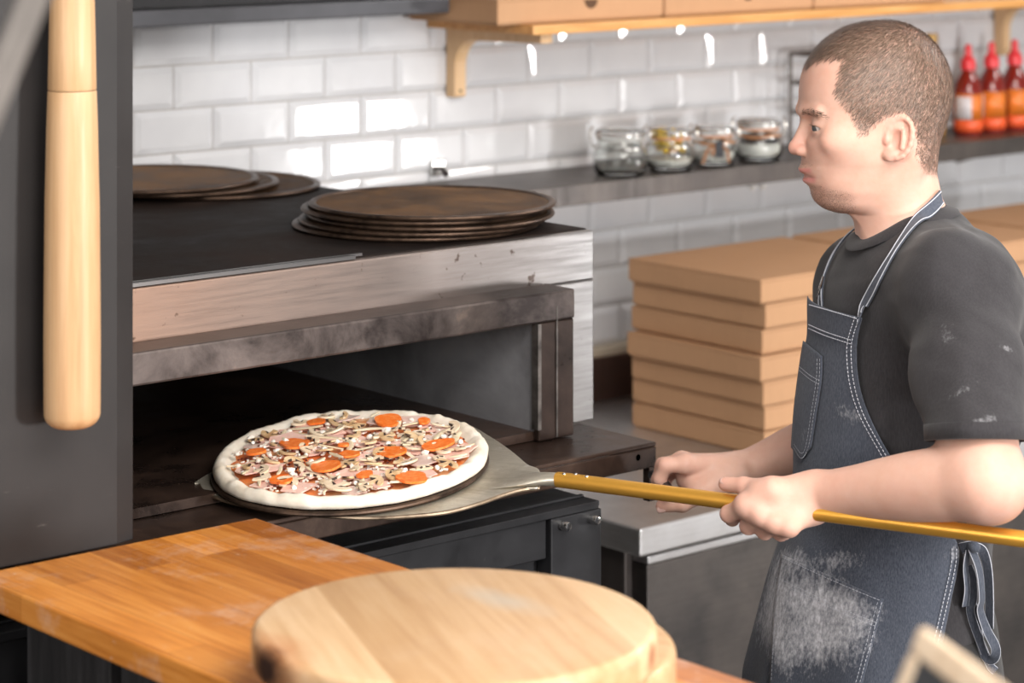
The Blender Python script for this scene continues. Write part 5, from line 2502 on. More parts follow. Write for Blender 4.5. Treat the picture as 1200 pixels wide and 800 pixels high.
def strands(mask, count, length, width, flow, lift, name, mat, seed, jit=.35, weight=None):
    rs = np.random.RandomState(seed)
    ok = mask[tri].all(1)
    t = tri[ok]
    a, b, c = BV[t[:, 0]], BV[t[:, 1]], BV[t[:, 2]]
    cr = np.cross(b - a, c - a)
    ar = np.linalg.norm(cr, axis=1)
    pw_ = ar if weight is None else ar * weight[t].mean(1)
    pick = rs.choice(len(t), count, p=pw_ / pw_.sum())
    u, v = rs.rand(count), rs.rand(count)
    sw = u + v > 1
    u[sw], v[sw] = 1 - u[sw], 1 - v[sw]
    p = a[pick] + u[:, None] * (b - a)[pick] + v[:, None] * (c - a)[pick]
    n = cr[pick] / ar[pick][:, None]
    d = flow(p)
    d = d - (d * n).sum(1)[:, None] * n
    d /= np.linalg.norm(d, axis=1)[:, None] + 1e-9
    d = d + rs.normal(size=d.shape) * jit
    d = d * math.cos(lift) + n * math.sin(lift)
    d /= np.linalg.norm(d, axis=1)[:, None]
    L = length(p) * (.6 + .6 * rs.rand(count))
    side = np.cross(d, n)
    side /= np.linalg.norm(side, axis=1)[:, None] + 1e-9
    side = side * (width * (.7 + .6 * rs.rand(count)))[:, None]
    dn = d - n * .55
    dn /= np.linalg.norm(dn, axis=1)[:, None]
    p0 = p - n * .0006
    p1 = p0 + d * (L * .55)[:, None]
    p2 = p1 + dn * (L * .45)[:, None]
    V = np.stack([p0 - side, p0 + side, p1 + side * .8, p1 - side * .8, p2], 1).reshape(-1, 3)
    k = np.arange(count)[:, None] * 5
    q4 = np.concatenate([k + np.array([[0, 1, 2, 3]]), k + np.array([[3, 2, 4, 4]])])
    me = bpy.data.meshes.new(name)
    vv = V - np.array(ORG[MAN].translation)
    faces = [tuple(r) for r in (k + np.array([[0, 1, 2, 3]])).tolist()] + [tuple(r) for r in (k + np.array([[3, 2, 4]])).tolist()]
    me.from_pydata(vv.tolist(), [], faces)
    me.materials.append(mat)
    me.polygons.foreach_set('use_smooth', [True] * len(me.polygons))
    rnd = rs.rand(count).repeat(5).astype(np.float32)
    ca = me.attributes.new('shade', 'FLOAT', 'POINT')
    ca.data.foreach_set('value', rnd)
    o = bpy.data.objects.new(name, me)
    COL.objects.link(o)
    o.parent = MAN
    ORG[o] = ORG[MAN]
    return o


def mat_hair(name, cols, rough=.45):
    m, nt, b = nm(name)
    a = nt.nodes.new('ShaderNodeAttribute')
    a.attribute_name = 'shade'
    nt.links.new(ramp(nt, a.outputs['Fac'], [(0, cols[0]), (.5, cols[1]), (1, cols[2])]), b.inputs['Base Color'])
    b.inputs['Roughness'].default_value = rough
    b.inputs['Specular IOR Level'].default_value = .5
    return m


M_HAIR = mat_hair('short_brown_hair', [(.060, .036, .025, 1), (.165, .104, .073, 1), (.31, .215, .16, 1)])
M_STUB = mat_hair('stubble_hair', [(.05, .03, .02, 1), (.10, .06, .04, 1), (.16, .10, .07, 1)])
crown = V3(hl(1078, 42, 0))


def flow_hair(p):
    d = p - crown
    d = d + V3(HF) * .03 - V3(Z3) * .04
    return d


def len_hair(p):
    r = 150 - ((p - HCn) @ HA.T)[:, 2] / KPX
    return np.interp(r, [25, 60, 100, 150, 210], [.0105, .0105, .0090, .0070, .0040])


strands(hair_in, 52000, len_hair, .00026, flow_hair, .38, 'hair', M_HAIR, 5, .16, hair_soft)
BROW = [(936, 134), (940, 127), (950, 127), (962, 132), (972, 138), (971, 141), (958, 137), (945, 134)]
brow_m = in_poly(col, row, BROW) & inhead
bside = np.sign(q[:, 1])
strands(brow_m & (np.abs(q[:, 1]) > .006), 900, lambda p: np.full(len(p), .0065), .00022, lambda p: -V3(HF) + V3(HS) * np.sign(((p - HCn) @ HA.T)[:, 1])[:, None] * .6 + V3(Z3) * .15, .22, 'eyebrow', M_STUB, 6, .2)
strands((beard_w > .25), 3000, lambda p: np.full(len(p), .0026), .00016, lambda p: V3(HF) * .2 - V3(Z3) + p * 0, .5, 'stubble', M_STUB, 8)
lash = inhead & (np.abs(row - 147.6) < 1.8) & (col < 966) & (col > 938) & (np.abs(q[:, 1]) > .024) & (np.abs(q[:, 1]) < .043)
if lash.sum() > 20:
    strands(lash, 150, lambda p: np.full(len(p), .0062), .00017, lambda p: V3(HF) - V3(Z3) * .5 + p * 0, .5, 'eyelash', M_STUB, 9, .15)


# fingernails that show
def nail(c, tipdir, normal, w, l, name='fingernail'):
    t = Vector(tipdir).normalized()
    n = Vector(normal)
    n = (n - t * n.dot(t)).normalized()
    s = t.cross(n)
    mb = MB()
    rows = []
    for a in np.linspace(-1, 1, 7):
        rr_ = []
        for b in np.linspace(-1, 1, 7):
            ww = w * math.sqrt(max(.05, 1 - (abs(a) ** 3) * .6))
            rr_.append(Vector(c) + t * (l * a) + s * (ww * b) - n * (w * .35 * b * b) + n * (.0003 - .0004 * a * a))
        rows.append(rr_)
    mb.grid(rows)
    mb.build(name, M_NAIL, MAN, smooth='full', solid=.0005)


M_NAIL = simple('fingernail', (.70, .46, .40, 1), .28)
tdir = th[3] - th[2]
nail(th[3] + Z3 * .0066 - FV * .0052 + tdir.normalized() * .0015, tdir, Z3 * .8 - FV * .62, .0055, .0062)
tdr = thr[3] - thr[2]
nail(thr[3] - Z3 * .003 - FV * .0079 + tdr.normalized() * .002, tdr, -FV, .0048, .0058)

# the black lever he holds
mb = MB()
la = P(762, 557, 3.45)
mb.tube([P(764, 556, 3.43), P(775, 563, 3.40), BAR - FV * .055], [.006, .007, .0075], 14)
lev = mb.build('lever', M_BLACKSTEEL, OVEN, smooth=True)
# ================================================================== clothes
from mathutils.bvhtree import BVHTree


def mat_cloth(name, cols, sc=900, flour=1.0, rough=.9, weave=True):
    m, nt, b = nm(name)
    v = tex_coord(nt)
    f = noise_tex(nt, v, 9, 5, .6)
    c = ramp(nt, f, [(.3, cols[0]), (.7, cols[1])])
    w = noise_tex(nt, tex_coord(nt, scale=(1, 1, .25)), sc, 2, .6)
    c = mix(nt, ramp(nt, w, [(.35, 0.0), (.75, .55)]), c, cols[2])
    at = nt.nodes.new('ShaderNodeAttribute')
    at.attribute_name = 'flour'
    n1 = noise_tex(nt, tex_coord(nt, scale=(1, 1, .55)), 20, 8, .72, .6)
    n2 = noise_tex(nt, tex_coord(nt, scale=(1.3, 1.3, .8)), 150, 5, .75)
    k = math_n(nt, 'ADD', math_n(nt, 'MULTIPLY', n1, .6), math_n(nt, 'MULTIPLY', n2, .55))
    k = math_n(nt, 'SUBTRACT', math_n(nt, 'ADD', k, math_n(nt, 'MULTIPLY', at.outputs['Fac'], .42)), .74)
    k = math_n(nt, 'MULTIPLY', k, 2.8, clamp=True)
    k = math_n(nt, 'MULTIPLY', k, ramp(nt, n2, [(.3, .5), (.65, 1.0)]))
    k = math_n(nt, 'MULTIPLY', k, flour)
    c = mix(nt, k, c, (.72, .72, .76, 1))
    nt.links.new(c, b.inputs['Base Color'])
    b.inputs['Roughness'].default_value = rough
    b.inputs['Specular IOR Level'].default_value = .2
    b.inputs['Sheen Weight'].default_value = .12
    bump(nt, b, w, .25, .0008)
    return m


M_SHIRT = mat_cloth('black_jersey', [(.022, .0205, .023, 1), (.033, .031, .034, 1), (.05, .048, .052, 1)], 500, .4)
M_DENIM = mat_cloth('dark_denim', [(.038, .045, .064, 1), (.058, .067, .090, 1), (.14, .155, .19, 1)], 750)
M_TROUS = mat_cloth('charcoal_trousers', [(.018, .017, .018, 1), (.028, .027, .028, 1), (.05, .05, .05, 1)], 500)
M_THREAD = simple('white_thread', (.50, .52, .58, 1), .8)


def add_flour(o, fn):
    me = o.data
    co = np.empty(len(me.vertices) * 3, np.float32)
    me.vertices.foreach_get('co', co)
    w = co.reshape(-1, 3).astype(float) + np.array(ORG[o].translation) - np.array((0, 0, ZC))
    d = w @ V3(FV)
    px = 600 + FPX * (w @ V3(RV)) / d
    py = HOR - FPX * w[:, 2] / d
    val = np.clip(fn(px, py), 0, 1).astype(np.float32)
    a = me.attributes.new('flour', 'FLOAT', 'POINT')
    a.data.foreach_set('value', val)


def blob(px, py, x, y, sx, sy, a, rot=0):
    c, s = math.cos(math.radians(rot)), math.sin(math.radians(rot))
    dx, dy = px - x, py - y
    u, v = dx * c + dy * s, -dx * s + dy * c
    return a * np.exp(-(u / sx) ** 2 - (v / sy) ** 2)


# ---------------- T-shirt
sh = Body()
add_torso(sh, .0125)
sl_dir = (EL - SN).normalized()
HEM = P(1142, 516, 2.893)
sh.cone(SN + RV * .004, SN + sl_dir * .12, .064, .0595, .03)
sh.cone(SN + sl_dir * .12, SN + sl_dir * .29, .0595, .0565, .03)
slf = (ELR - SF).normalized()
sh.cone(SF, SF + slf * .21, .062, .058, .03)


def wrinkle(p):
    a = vnoise(p * np.array((1, 1, .55)), 30, 2) * .0030 + vnoise(p * np.array((1, 1, .8)), 62, 4) * .0014
    return a


sh.custom(wrinkle, B_(1060, 450), 3.0, op='d')
NKA, NKB = P(1066, 318, DM), P(1047, 205, DM)
sh.cone(NKA, NKB, .0560, .0560, .004, 's')
zlo = P(1040, 712, DM).z
lo = np.array((1.9, 1.6, zlo - .01))
hi = np.array((3.1, 2.75, 1.62))
cs = [V3(x) for x in (SN, SF, B_(1082, 405), EL)]
lo[:2] = np.min(cs, axis=0)[:2] - .30
hi[:2] = np.max(cs, axis=0)[:2] + .30
SV, SQ = mesh_sdf(sh, lo, hi, .0042)
SV, SQ = largest_shell(SV, SQ)
shirt = mesh_obj('t_shirt', SV, SQ, M_SHIRT, MAN)
shirt['label'] = 'black short-sleeved T-shirt with flour on the sleeve'


def bisect(o, point, normal, only=None):
    bm = bmesh.new()
    bm.from_mesh(o.data)
    off = Vector(ORG[o].translation)
    pt = Vector(point) - off
    if only is None:
        geom = bm.verts[:] + bm.edges[:] + bm.faces[:]
    else:
        fs = [f for f in bm.faces if only(f.calc_center_median() + off)]
        es = list({e for f in fs for e in f.edges})
        vs = list({v for f in fs for v in f.verts})
        geom = vs + es + fs
    r = bmesh.ops.bisect_plane(bm, geom=geom, plane_co=pt, plane_no=Vector(normal), clear_outer=True, dist=1e-5)
    loop = [e for e in r['geom_cut'] if isinstance(e, bmesh.types.BMEdge) and e.is_valid]
    # ordered boundary
    adj = {}
    for e in loop:
        a, b = e.verts
        adj.setdefault(a, []).append(b)
        adj.setdefault(b, []).append(a)
    path = []
    if adj:
        best = []
        seen = set()
        for start in list(adj):
            if start in seen:
                continue
            cur, prev, pth = start, None, []
            while cur is not None and cur not in seen:
                seen.add(cur)
                pth.append(cur.co + off)
                nx = [v for v in adj[cur] if v is not prev and v not in seen]
                prev, cur = cur, (nx[0] if nx else None)
            if len(pth) > len(best):
                best = pth
        path = [p.copy() for p in best]
    bm.to_mesh(o.data)
    bm.free()
    o.data.polygons.foreach_set('use_smooth', [True] * len(o.data.polygons))
    return path


# neck opening, sleeve hems, bottom hem
na, nb_ = P(1009, 278, DM), P(1102, 232, DM)
nn = BS.cross(nb_ - na).normalized()
if nn.z < 0:
    nn = -nn
neck_path = []
nkd = (NKB - NKA).normalized()
nn = nkd
_e1 = (BF - nkd * BF.dot(nkd)).normalized()
_e2 = nkd.cross(_e1)
for t in np.linspace(0, 2 * math.pi, 73)[:-1]:
    base = NKA + (_e1 * math.cos(t) + _e2 * math.sin(t)) * .0585
    hs_ = np.arange(.16, -.06, -.001)
    f = sh(np.array([V3(base + nkd * h) for h in hs_]))
    j = np.where(f < 0)[0]
    neck_path.append(base + nkd * float(hs_[j[0]] if len(j) else 0))
hem_n = (sl_dir * .3 - Z3 * .7).normalized()
hem_path = bisect(shirt, HEM, hem_n, lambda c: ((c - SN).cross(sl_dir)).length < .085 and (c - SN).dot(sl_dir) > .10 and (c - SN).dot(FV) < .03)
hemf = bisect(shirt, SF + slf * .17, slf, lambda c: ((c - SF).cross(slf)).length < .085 and (c - SF).dot(slf) > .10 and (c - SF).dot(FV) > -.02)
bisect(shirt, (0, 0, zlo), (0, 0, -1))
sm = shirt.modifiers.new('thick', 'SOLIDIFY')
sm.thickness = .0022
sm.offset = -1
add_flour(shirt, lambda x, y: blob(x, y, 1110, 395, 18, 14, .28) + blob(x, y, 1128, 458, 16, 6, .55, -30) + blob(x, y, 1150, 497, 22, 9, .85, -28) + blob(x, y, 1105, 425, 30, 60, .12)
          + blob(x, y, 1018, 330, 22, 22, .22) + blob(x, y, 1180, 408, 12, 3, .7, 15) + .06)


def resample(path, n, closed=True):
    pts = [Vector(p) for p in path]
    if closed:
        pts.append(pts[0])
    L = [0]
    for a, b in zip(pts[:-1], pts[1:]):
        L.append(L[-1] + (b - a).length)
    out = []
    j = 0
    for i in range(n):
        s = L[-1] * i / (n if closed else n - 1)
        while j < len(L) - 2 and L[j + 1] < s:
            j += 1
        t = (s - L[j]) / max(1e-9, L[j + 1] - L[j])
        out.append(pts[j].lerp(pts[j + 1], t))
    return out


def smooth_loop(pts, it=6):
    for _ in range(it):
        n = len(pts)
        pts = [(pts[i - 1] + pts[i] * 2 + pts[(i + 1) % n]) / 4 for i in range(n)]
    return pts


if len(neck_path) > 10:
    c = smooth_loop(resample(neck_path, 72))
    ctr = sum(c, Vector()) / len(c)
    rows = []
    for p in c:
        out_ = (p - ctr)
        out_ = (out_ - nn * out_.dot(nn)).normalized()
        rows.append([p + out_ * .016 - nn * .0075, p + out_ * .0145 - nn * .0045, p + out_ * .002 + nn * .0035, p + nn * .0052 - out_ * .0015, p + nn * .0040 - out_ * .0040, p - out_ * .0045 - nn * .010])
    mb = MB()
    rows.append(rows[0])
    vs = mb.grid(rows)
    mb.build('collar', M_SHIRT, MAN, smooth='full')
for pth, dr in ((hem_path, hem_n), (hemf, slf)):
    if len(pth) > 10:
        c = smooth_loop(resample(pth, 60), 3)
        ctr = sum(c, Vector()) / len(c)
        rows = []
        for p in c:
            o_ = (p - ctr).normalized()
            rows.append([p + o_ * .0012 - dr * .017, p + o_ * .0022 - dr * .0165, p + o_ * .0022 + dr * .0005, p - o_ * .001 + dr * .0015, p - o_ * .003 - dr * .002])
        rows.append(rows[0])
        mb = MB()
        mb.grid(rows)
        mb.build('sleeve_hem', M_SHIRT, MAN, smooth='full')

# ---------------- trousers and shoes
tr = Body()
tr.ell(B_(1040, 745), tx, (.122, .172, .16), .04)
hipc = B_(1042, 800)
for sg in (-1, 1):
    hip = hipc + BS * sg * .088
    knee = Vector((hip.x, hip.y, .50)) + BF * (.05 if sg < 0 else .01) + BS * sg * .02
    ank = Vector((hip.x, hip.y, .085)) + BF * (.02 if sg < 0 else -.05) + BS * sg * .035
    tr.cone(hip, knee, .093, .070, .05)
    tr.cone(knee, ank, .070, .058, .02)
tr.custom(lambda p: vnoise(p, 26, 8) * .003, hipc, 3.0, op='d')
TV, TQ = mesh_sdf(tr, np.array((hipc.x - .5, hipc.y - .5, .03)), np.array((hipc.x + .5, hipc.y + .5, 1.2)), .0075)
TV, TQ = largest_shell(TV, TQ)
trousers = mesh_obj('trousers', TV, TQ, M_TROUS, MAN)
bisect(trousers, (0, 0, P(1040, 668, DM).z), (0, 0, 1))
bisect(trousers, (0, 0, .045), (0, 0, -1))
add_flour(trousers, lambda x, y: .10 + blob(x, y, 1138, 720, 16, 14, .35))
for sg in (-1, 1):
    hip = hipc + BS * sg * .088
    ank = Vector((hip.x, hip.y, .085)) + BF * (.02 if sg < 0 else -.05) + BS * sg * .035
    sb = Body()
    g = Vector((ank.x, ank.y, 0))
    sb.cone(g + Z3 * .075, g + Z3 * .045, .048, .044, .02)
    sb.cone(g + Z3 * .042 - BF * .035, g + BF * .16 + Z3 * .036, .040, .036, .02)
    sb.ell(g + BF * .15 + Z3 * .034, tx, (.07, .045, .034), .02)
    sb.custom(lambda p: .0015 + 0 * p[:, 0], g, 1.0, op='d')
    sv, sq = mesh_sdf(sb, V3(g) - .3, V3(g) + .3, .006)
    sv[:, 2] = np.maximum(sv[:, 2], .0005)
    shoe = mesh_obj('shoe', sv, sq, simple('black_leather', (.02, .018, .017, 1), .35), MAN)
    mb = MB()
    ol = []
    for t in np.linspace(0, 2 * math.pi, 30)[:-1]:
        l = math.cos(t)
        w = .044 * math.sin(t) * (1 + .12 * l)
        ol.append((g + BF * (.072 + .148 * l) + BS * w))
    A = mb.verts([Vector((p.x, p.y, .0004)) for p in ol])
    B2 = mb.verts([Vector((p.x, p.y, .018)) for p in ol])
    mb.face(A[::-1])
    mb.face(B2)
    for i in range(len(A)):
        mb.face([A[i], A[(i + 1) % len(A)], B2[(i + 1) % len(A)], B2[i]])
    sole = mb.build('sole', simple('rubber_sole', (.03, .03, .03, 1), .7), MAN, smooth=True)
    sole.parent = shoe

# ---------------- apron
ap = Body()
add_torso(ap, .0175)
ap.ell(B_(1042, 800), tx, (.13, .18, .25), .05)
AXC_R = np.array([250, 350, 420, 500, 580, 660, 800, 1000, 1300], float)
AXC_X = np.array([1072, 1078, 1076, 1062, 1046, 1038, 1034, 1034, 1034], float)


def axis_at(z):
    r = (ZC - z) / DM * FPX + HOR
    return P(float(np.interp(r, AXC_R, AXC_X)), r, DM), r


def apron_r(c, th, row):
    """distance from the torso axis to the cloth in direction th (0 = front, + = his left)"""
    th = np.atleast_1d(th)
    d = np.cos(th)[:, None] * V3(BF) + np.sin(th)[:, None] * V3(BS)
    rs = np.arange(.03, .36, .004)
    pts = V3(c) + d[:, None, :] * rs[None, :, None]
    f = ap(pts.reshape(-1, 3)).reshape(len(th), -1)
    r = np.empty(len(th))
    for i in range(len(th)):
        ins = np.where(f[i] < 0)[0]
        if len(ins) == 0:
            r[i] = .08
            continue
        j = ins[-1]
        if j + 1 < len(rs):
            t = f[i, j] / (f[i, j] - f[i, j + 1])
            r[i] = rs[j] + .004 * t
        else:
            r[i] = rs[j]
    r += .004
    if row > 560:
        s = min(1, (row - 560) / 60)
        s = s * s * (3 - 2 * s)
        Rf = np.interp(row, [560, 640, 680, 740, 800, 1000, 1300], [.10, .128, .138, .152, .166, .185, .20])
        Rs = np.interp(row, [560, 640, 680, 800, 1000, 1300], [.12, .158, .172, .20, .215, .225])
        e = 1 / np.sqrt((np.cos(th) / Rf) ** 2 + (np.sin(th) / Rs) ** 2)
        e = e + s * .0035 * np.sin(7 * th + .6) * np.interp(row, [600, 800], [.2, 1.4])
        r = np.maximum(r, e * s + (1 - s) * 0)
    if row < 400:
        r = r + .014 * ((400 - row) / 50) ** 1.2 * np.clip(np.cos(th), 0, 1)
    r = r + .0016 * np.sin(row / 17 + 4 * th) * np.exp(-((row - 560) / 120) ** 2)
    return r


EDGE_R = np.array([352, 366, 380, 400, 425, 450, 475, 500, 522, 545, 570, 592, 615, 637, 650, 665, 700, 735, 800, 1000, 1300], float)
EDGE_X = np.array([1013, 1012, 1008, 1003, 1003, 1006, 1013, 1024, 1036, 1050, 1068, 1086, 1106, 1126, 1126, 1124, 1116, 1109, 1094, 1060, 1040], float)
ZTOP = 1.427
zs_ = np.concatenate([np.linspace(ZTOP, 1.0, 60), np.linspace(.99, .52, 34)])
ths = np.linspace(-.2, 2.6, 71)
rows = []
NC = 72
EDGE_TH = []
GR = []
for z in zs_:
    c, r0 = axis_at(z)
    rad = apron_r(c, ths, r0)
    best = None
    prj = []
    for t, rr_ in zip(ths, rad):
        p = c + (BF * math.cos(t) + BS * math.sin(t)) * rr_
        prj.append(project(p)[:2])
    te = None
    for i in range(len(ths) - 1):
        gx = [prj[k][0] - float(np.interp(prj[k][1], EDGE_R, EDGE_X)) for k in (i, i + 1)]
        if gx[0] <= 0 < gx[1]:
            te = ths[i] + (ths[i + 1] - ths[i]) * gx[0] / (gx[0] - gx[1])
            break
    if te is None:
        te = EDGE_TH[-1] if EDGE_TH else 1.0
    EDGE_TH.append(te)
k3 = np.array([.25, .5, .25])
E = np.array(EDGE_TH)
for _ in range(3):
    E[1:-1] = E[:-2] * .25 + E[1:-1] * .5 + E[2:] * .25
for z, te in zip(zs_, E):
    c, r0 = axis_at(z)
    th_ = np.linspace(-te, te, NC)
    rad = apron_r(c, th_, r0)
    rows.append([c + (BF * math.cos(t) + BS * math.sin(t)) * rr_ for t, rr_ in zip(th_, rad)])
mb = MB()
mb.grid(rows)
apron_bm_pts = rows
apron = mb.build('apron', M_DENIM, MAN, smooth='full')
apron['label'] = 'dark blue denim bib apron dusted with flour'
so = apron.modifiers.new('thick', 'SOLIDIFY')
so.thickness = .0016
so.offset = -1
sb_ = apron.modifiers.new('sub', 'SUBSURF')
sb_.levels = 1
sb_.render_levels = 1


def flour_fn(x, y):
    return (blob(x, y, 955, 720, 60, 42, 1.05, 15) + blob(x, y, 925, 745, 30, 50, .8) + blob(x, y, 990, 725, 40, 30, .5) + blob(x, y, 930, 655, 26, 18, .5) + blob(x, y, 985, 655, 45, 14, .35)
            + blob(x, y, 1002, 490, 24, 12, .42, 25) + blob(x, y, 1120, 648, 14, 12, .6) + blob(x, y, 945, 520, 18, 30, .25) + blob(x, y, 1000, 770, 30, 20, .3) + blob(x, y, 910, 700, 12, 40, .5)) + .05 - .45 * (x > 1045) * (y > 660)


add_flour(apron, flour_fn)
av = [p for r in rows for p in r]
nC = NC
af = [(i * nC + j, i * nC + j + 1, (i + 1) * nC + j + 1, (i + 1) * nC + j) for i in range(len(rows) - 1) for j in range(nC - 1)]
AP_BVH = BVHTree.FromPolygons([tuple(p) for p in av], af)


def cast(bvh, px, py, lift):
    o = Vector((0, 0, ZC))
    d = (P(px, py, 1.0) - o).normalized()
    loc, n, i, dist = bvh.ray_cast(o, d)
    if loc is None:
        return None, None
    if n.dot(d) > 0:
        n = -n
    return loc + n * lift, n


def dense(poly, step=4):
    out = []
    sp = smooth_path([(p[0], p[1], 0) for p in poly], 10)
    return [(p.x, p.y) for p in sp]


def stitch(mb, poly, lift=.0018, r=.00062):
    pts = []
    for px, py in dense(poly):
        p, n = cast(AP_BVH, px, py, lift)
        if p is not None:
            pts.append(p)
    # short dashes like machine stitches
    q = [pts[0]] if pts else []
    if len(pts) < 2:
        return
    L = sum((b - a).length for a, b in zip(pts[:-1], pts[1:]))
    n = max(2, int(L / .0016))
    rs = resample(pts, n, closed=False)
    for i in range(0, len(rs) - 2, 3):
        mb.tube(rs[i:i + 3], r, 5)


def patch(name, left, right, nu, nv, lift, parent, tipdrop=0):
    Ld, Rd = dense(left), dense(right)

    def at(poly, t):
        x = t * (len(poly) - 1)
        i = min(int(x), len(poly) - 2)
        f = x - i
        return poly[i][0] * (1 - f) + poly[i + 1][0] * f, poly[i][1] * (1 - f) + poly[i + 1][1] * f
    rows = []
    last = None
    for v in np.linspace(0, 1, nv):
        a, b = at(Ld, v), at(Rd, v)
        row = []
        for u in np.linspace(0, 1, nu):
            x = a[0] + (b[0] - a[0]) * u
            y = a[1] + (b[1] - a[1]) * u + tipdrop * (1 - abs(2 * u - 1)) * max(0, (v - .8) / .2)
            p, n = cast(AP_BVH, x, y, lift)
            k_ = 0
            while p is None and k_ < 40:      # slide onto the cloth if the edge misses it
                k_ += 1
                p, n = cast(AP_BVH, x + k_, y, lift)
            if p is None:
                p = last
            last = p
            row.append(p)
        rows.append(row)
    mb = MB()
    mb.grid(rows)
    o = mb.build(name, M_DENIM, MAN, smooth='full')
    o.parent = parent
    s = o.modifiers.new('thick', 'SOLIDIFY')
    s.thickness = .0018
    s.offset = -1
    add_flour(o, flour_fn)
    return o


PENL = [(945, 400), (940, 432), (934, 480), (931, 524)]
PENR = [(966.5, 418), (965.5, 446), (959, 488), (953.5, 524)]
patch('pen_pocket', PENL, PENR, 14, 30, .0028, apron, 15)
LPL = [(919, 650), (913, 690), (908, 740), (903, 830)]
LPR = [(1036, 702), (1029, 735), (1016, 785), (1003, 840)]
patch('hip_pocket', LPL, LPR, 34, 34, .0028, apron)
mb = MB()
for off in (3.5, 8.5):
    stitch(mb, [(1011.5 - off, 371), (1003 - off, 400), (1002.5 - off, 425), (1005.5 - off, 450), (1012 - off, 474), (1022.5 - off, 498), (1048 - off, 543)])
    stitch(mb, [(1123.5 - off, 642), (1121.5 - off, 667), (1106.5 - off, 735), (1091.5 - off, 797)])
stitch(mb, [(950, 357), (975, 364), (1006, 373)])
for o2 in (0, 4.5):
    stitch(mb, [(949, 380 + o2), (970, 389 + o2), (998, 398 + o2)])
    stitch(mb, [(941, 430 + o2), (953, 440 + o2), (964, 446 + o2)], .0042)
    stitch(mb, [(964.5 - o2 * .7, 421), (963.5 - o2 * .7, 446), (957 - o2 * .7, 488), (951.5 - o2 * .7, 522), (943, 537 - o2 * 1.3), (934, 524 - o2)], .0042)
    stitch(mb, [(913.5, 677 + o2), (950, 694 + o2), (990, 714 + o2), (1030, 730 + o2)], .0042)
    stitch(mb, [(1034 - o2, 706), (1026 - o2, 736), (1013 - o2, 786), (1005 - o2, 815)], .0042)
stitch(mb, [(920, 654), (960, 672), (1000, 690), (1033, 704)], .0042)
stitch(mb, [(921, 657), (916, 690), (911, 740), (907, 800)], .0042)
st_ = mb.build('stitching', M_THREAD, MAN, smooth='full')
st_.parent = apron
st_['kind'] = 'stuff'

# ---------------- neck strap: from the bib over the shoulder, round the neck and down the far side
CB = BVHTree.FromPolygons([tuple(p) for p in np.concatenate([SV, BV])], [tuple(r) for r in SQ.tolist()] + [tuple(r) for r in (BQ + len(SV)).tolist()])
near = []
for px, py in dense([(1009, 372), (1030, 333), (1052, 296), (1073, 265), (1091, 243), (1099, 232)]):
    p, n = cast(CB, px, py, .0042)
    if p is not None:
        near.append((p, n))
tp = apron_bm_pts[0][-1]
near[0] = (tp.lerp(near[1][0], .0) + near[0][1] * .002, near[0][1])
# smooth
for _ in range(5):
    near = [near[0]] + [((near[i - 1][0] + near[i][0] * 2 + near[i + 1][0]) / 4, (near[i - 1][1] + near[i][1] * 2 + near[i + 1][1]).normalized()) for i in range(1, len(near) - 1)] + [near[-1]]
MC = B_(1064, 300)


def mirror(v, point=True):
    w = (v - MC) if point else v
    w = w - BS * 2 * w.dot(BS)
    return (MC + w) if point else w


back = P(1107, 231, DM) + BS * ((MC - P(1107, 231, DM)).dot(BS))
# far side: over the far collarbone and down to the bib's other corner
fp = [P(962, 372, 3.225), P(966, 350, 3.235), P(968, 336, 3.25), P(974, 322, 3.26), P(990, 303, 3.265), P(1006, 285, 3.268), P(1024, 265, 3.268), P(1046, 250, 3.266), P(1072, 237, 3.258)]
fp = smooth_path(fp, 5)
SHB = BVHTree.FromPolygons([tuple(p) for p in SV], [tuple(r) for r in SQ.tolist()])
far_ = []
for i, p in enumerate(fp):
    loc, n, ix, dist = SHB.find_nearest(p)
    if n.dot(loc - (MC - Z3 * .1)) < 0:
        n = -n
    if i > 3 and ((p - loc).dot(n) < .003):
        p = loc + n * .0035
    far_.append((p, n))
for _ in range(4):
    far_ = [far_[0]] + [((far_[i - 1][0] + far_[i][0] * 2 + far_[i + 1][0]) / 4, (far_[i - 1][1] + far_[i][1] * 2 + far_[i + 1][1]).normalized()) for i in range(1, len(far_) - 1)] + [far_[-1]]
mid = [(back, -BF)]
full = near + mid + far_[::-1]


def ribbon(mb, pts, width, th=.0016):
    rows = []
    for i, (p, n) in enumerate(pts):
        t = (pts[min(i + 1, len(pts) - 1)][0] - pts[max(i - 1, 0)][0]).normalized()
        n = (n - t * n.dot(t)).normalized()
        s = t.cross(n)
        w = width / 2
        rows.append([p - s * w, p + s * w, p + s * w + n * th, p - s * w + n * th])
    vs = mb.grid(rows, closed_u=True)
    mb.face(vs[0][::-1])
    mb.face(vs[-1])
    return rows


mb = MB()
rws = ribbon(mb, full, .0165)
strap = mb.build('neck_strap', M_DENIM, MAN, smooth=True)
strap.parent = apron
mb = MB()
for k, a in ((3, .10), (2, -.10)):
    pts = [r[3].lerp(r[2], .5 + (.40 if k == 2 else -.40)) + (n * .0004) for r, (p, n) in zip(rws, full)]
    mb.tube(pts, .0007, 5)
so_ = mb.build('strap_stitching', M_THREAD, MAN, smooth='full')
so_.parent = strap
so_['kind'] = 'stuff'
# buckle on the far strap above the bib
fb = far_[9][0] + far_[9][1] * .003
mb = MB()
u = (far_[12][0] - far_[7][0]).normalized()
v = u.cross(far_[9][1]).normalized()
mb.tube([fb + u * .008 * a + v * .012 * b for a, b in ((-1, -1), (1, -1), (1, 1), (-1, 1))], .0014, 8, closed=True)
bk = mb.build('buckle', M_CHROME, MAN, smooth=True)
bk.parent = apron

# ---------------- waist ties hanging at his side
DT = project(apron_bm_pts[int(np.argmin(np.abs(zs_ - P(1126, 640, 3.08).z)))][-1])[2]


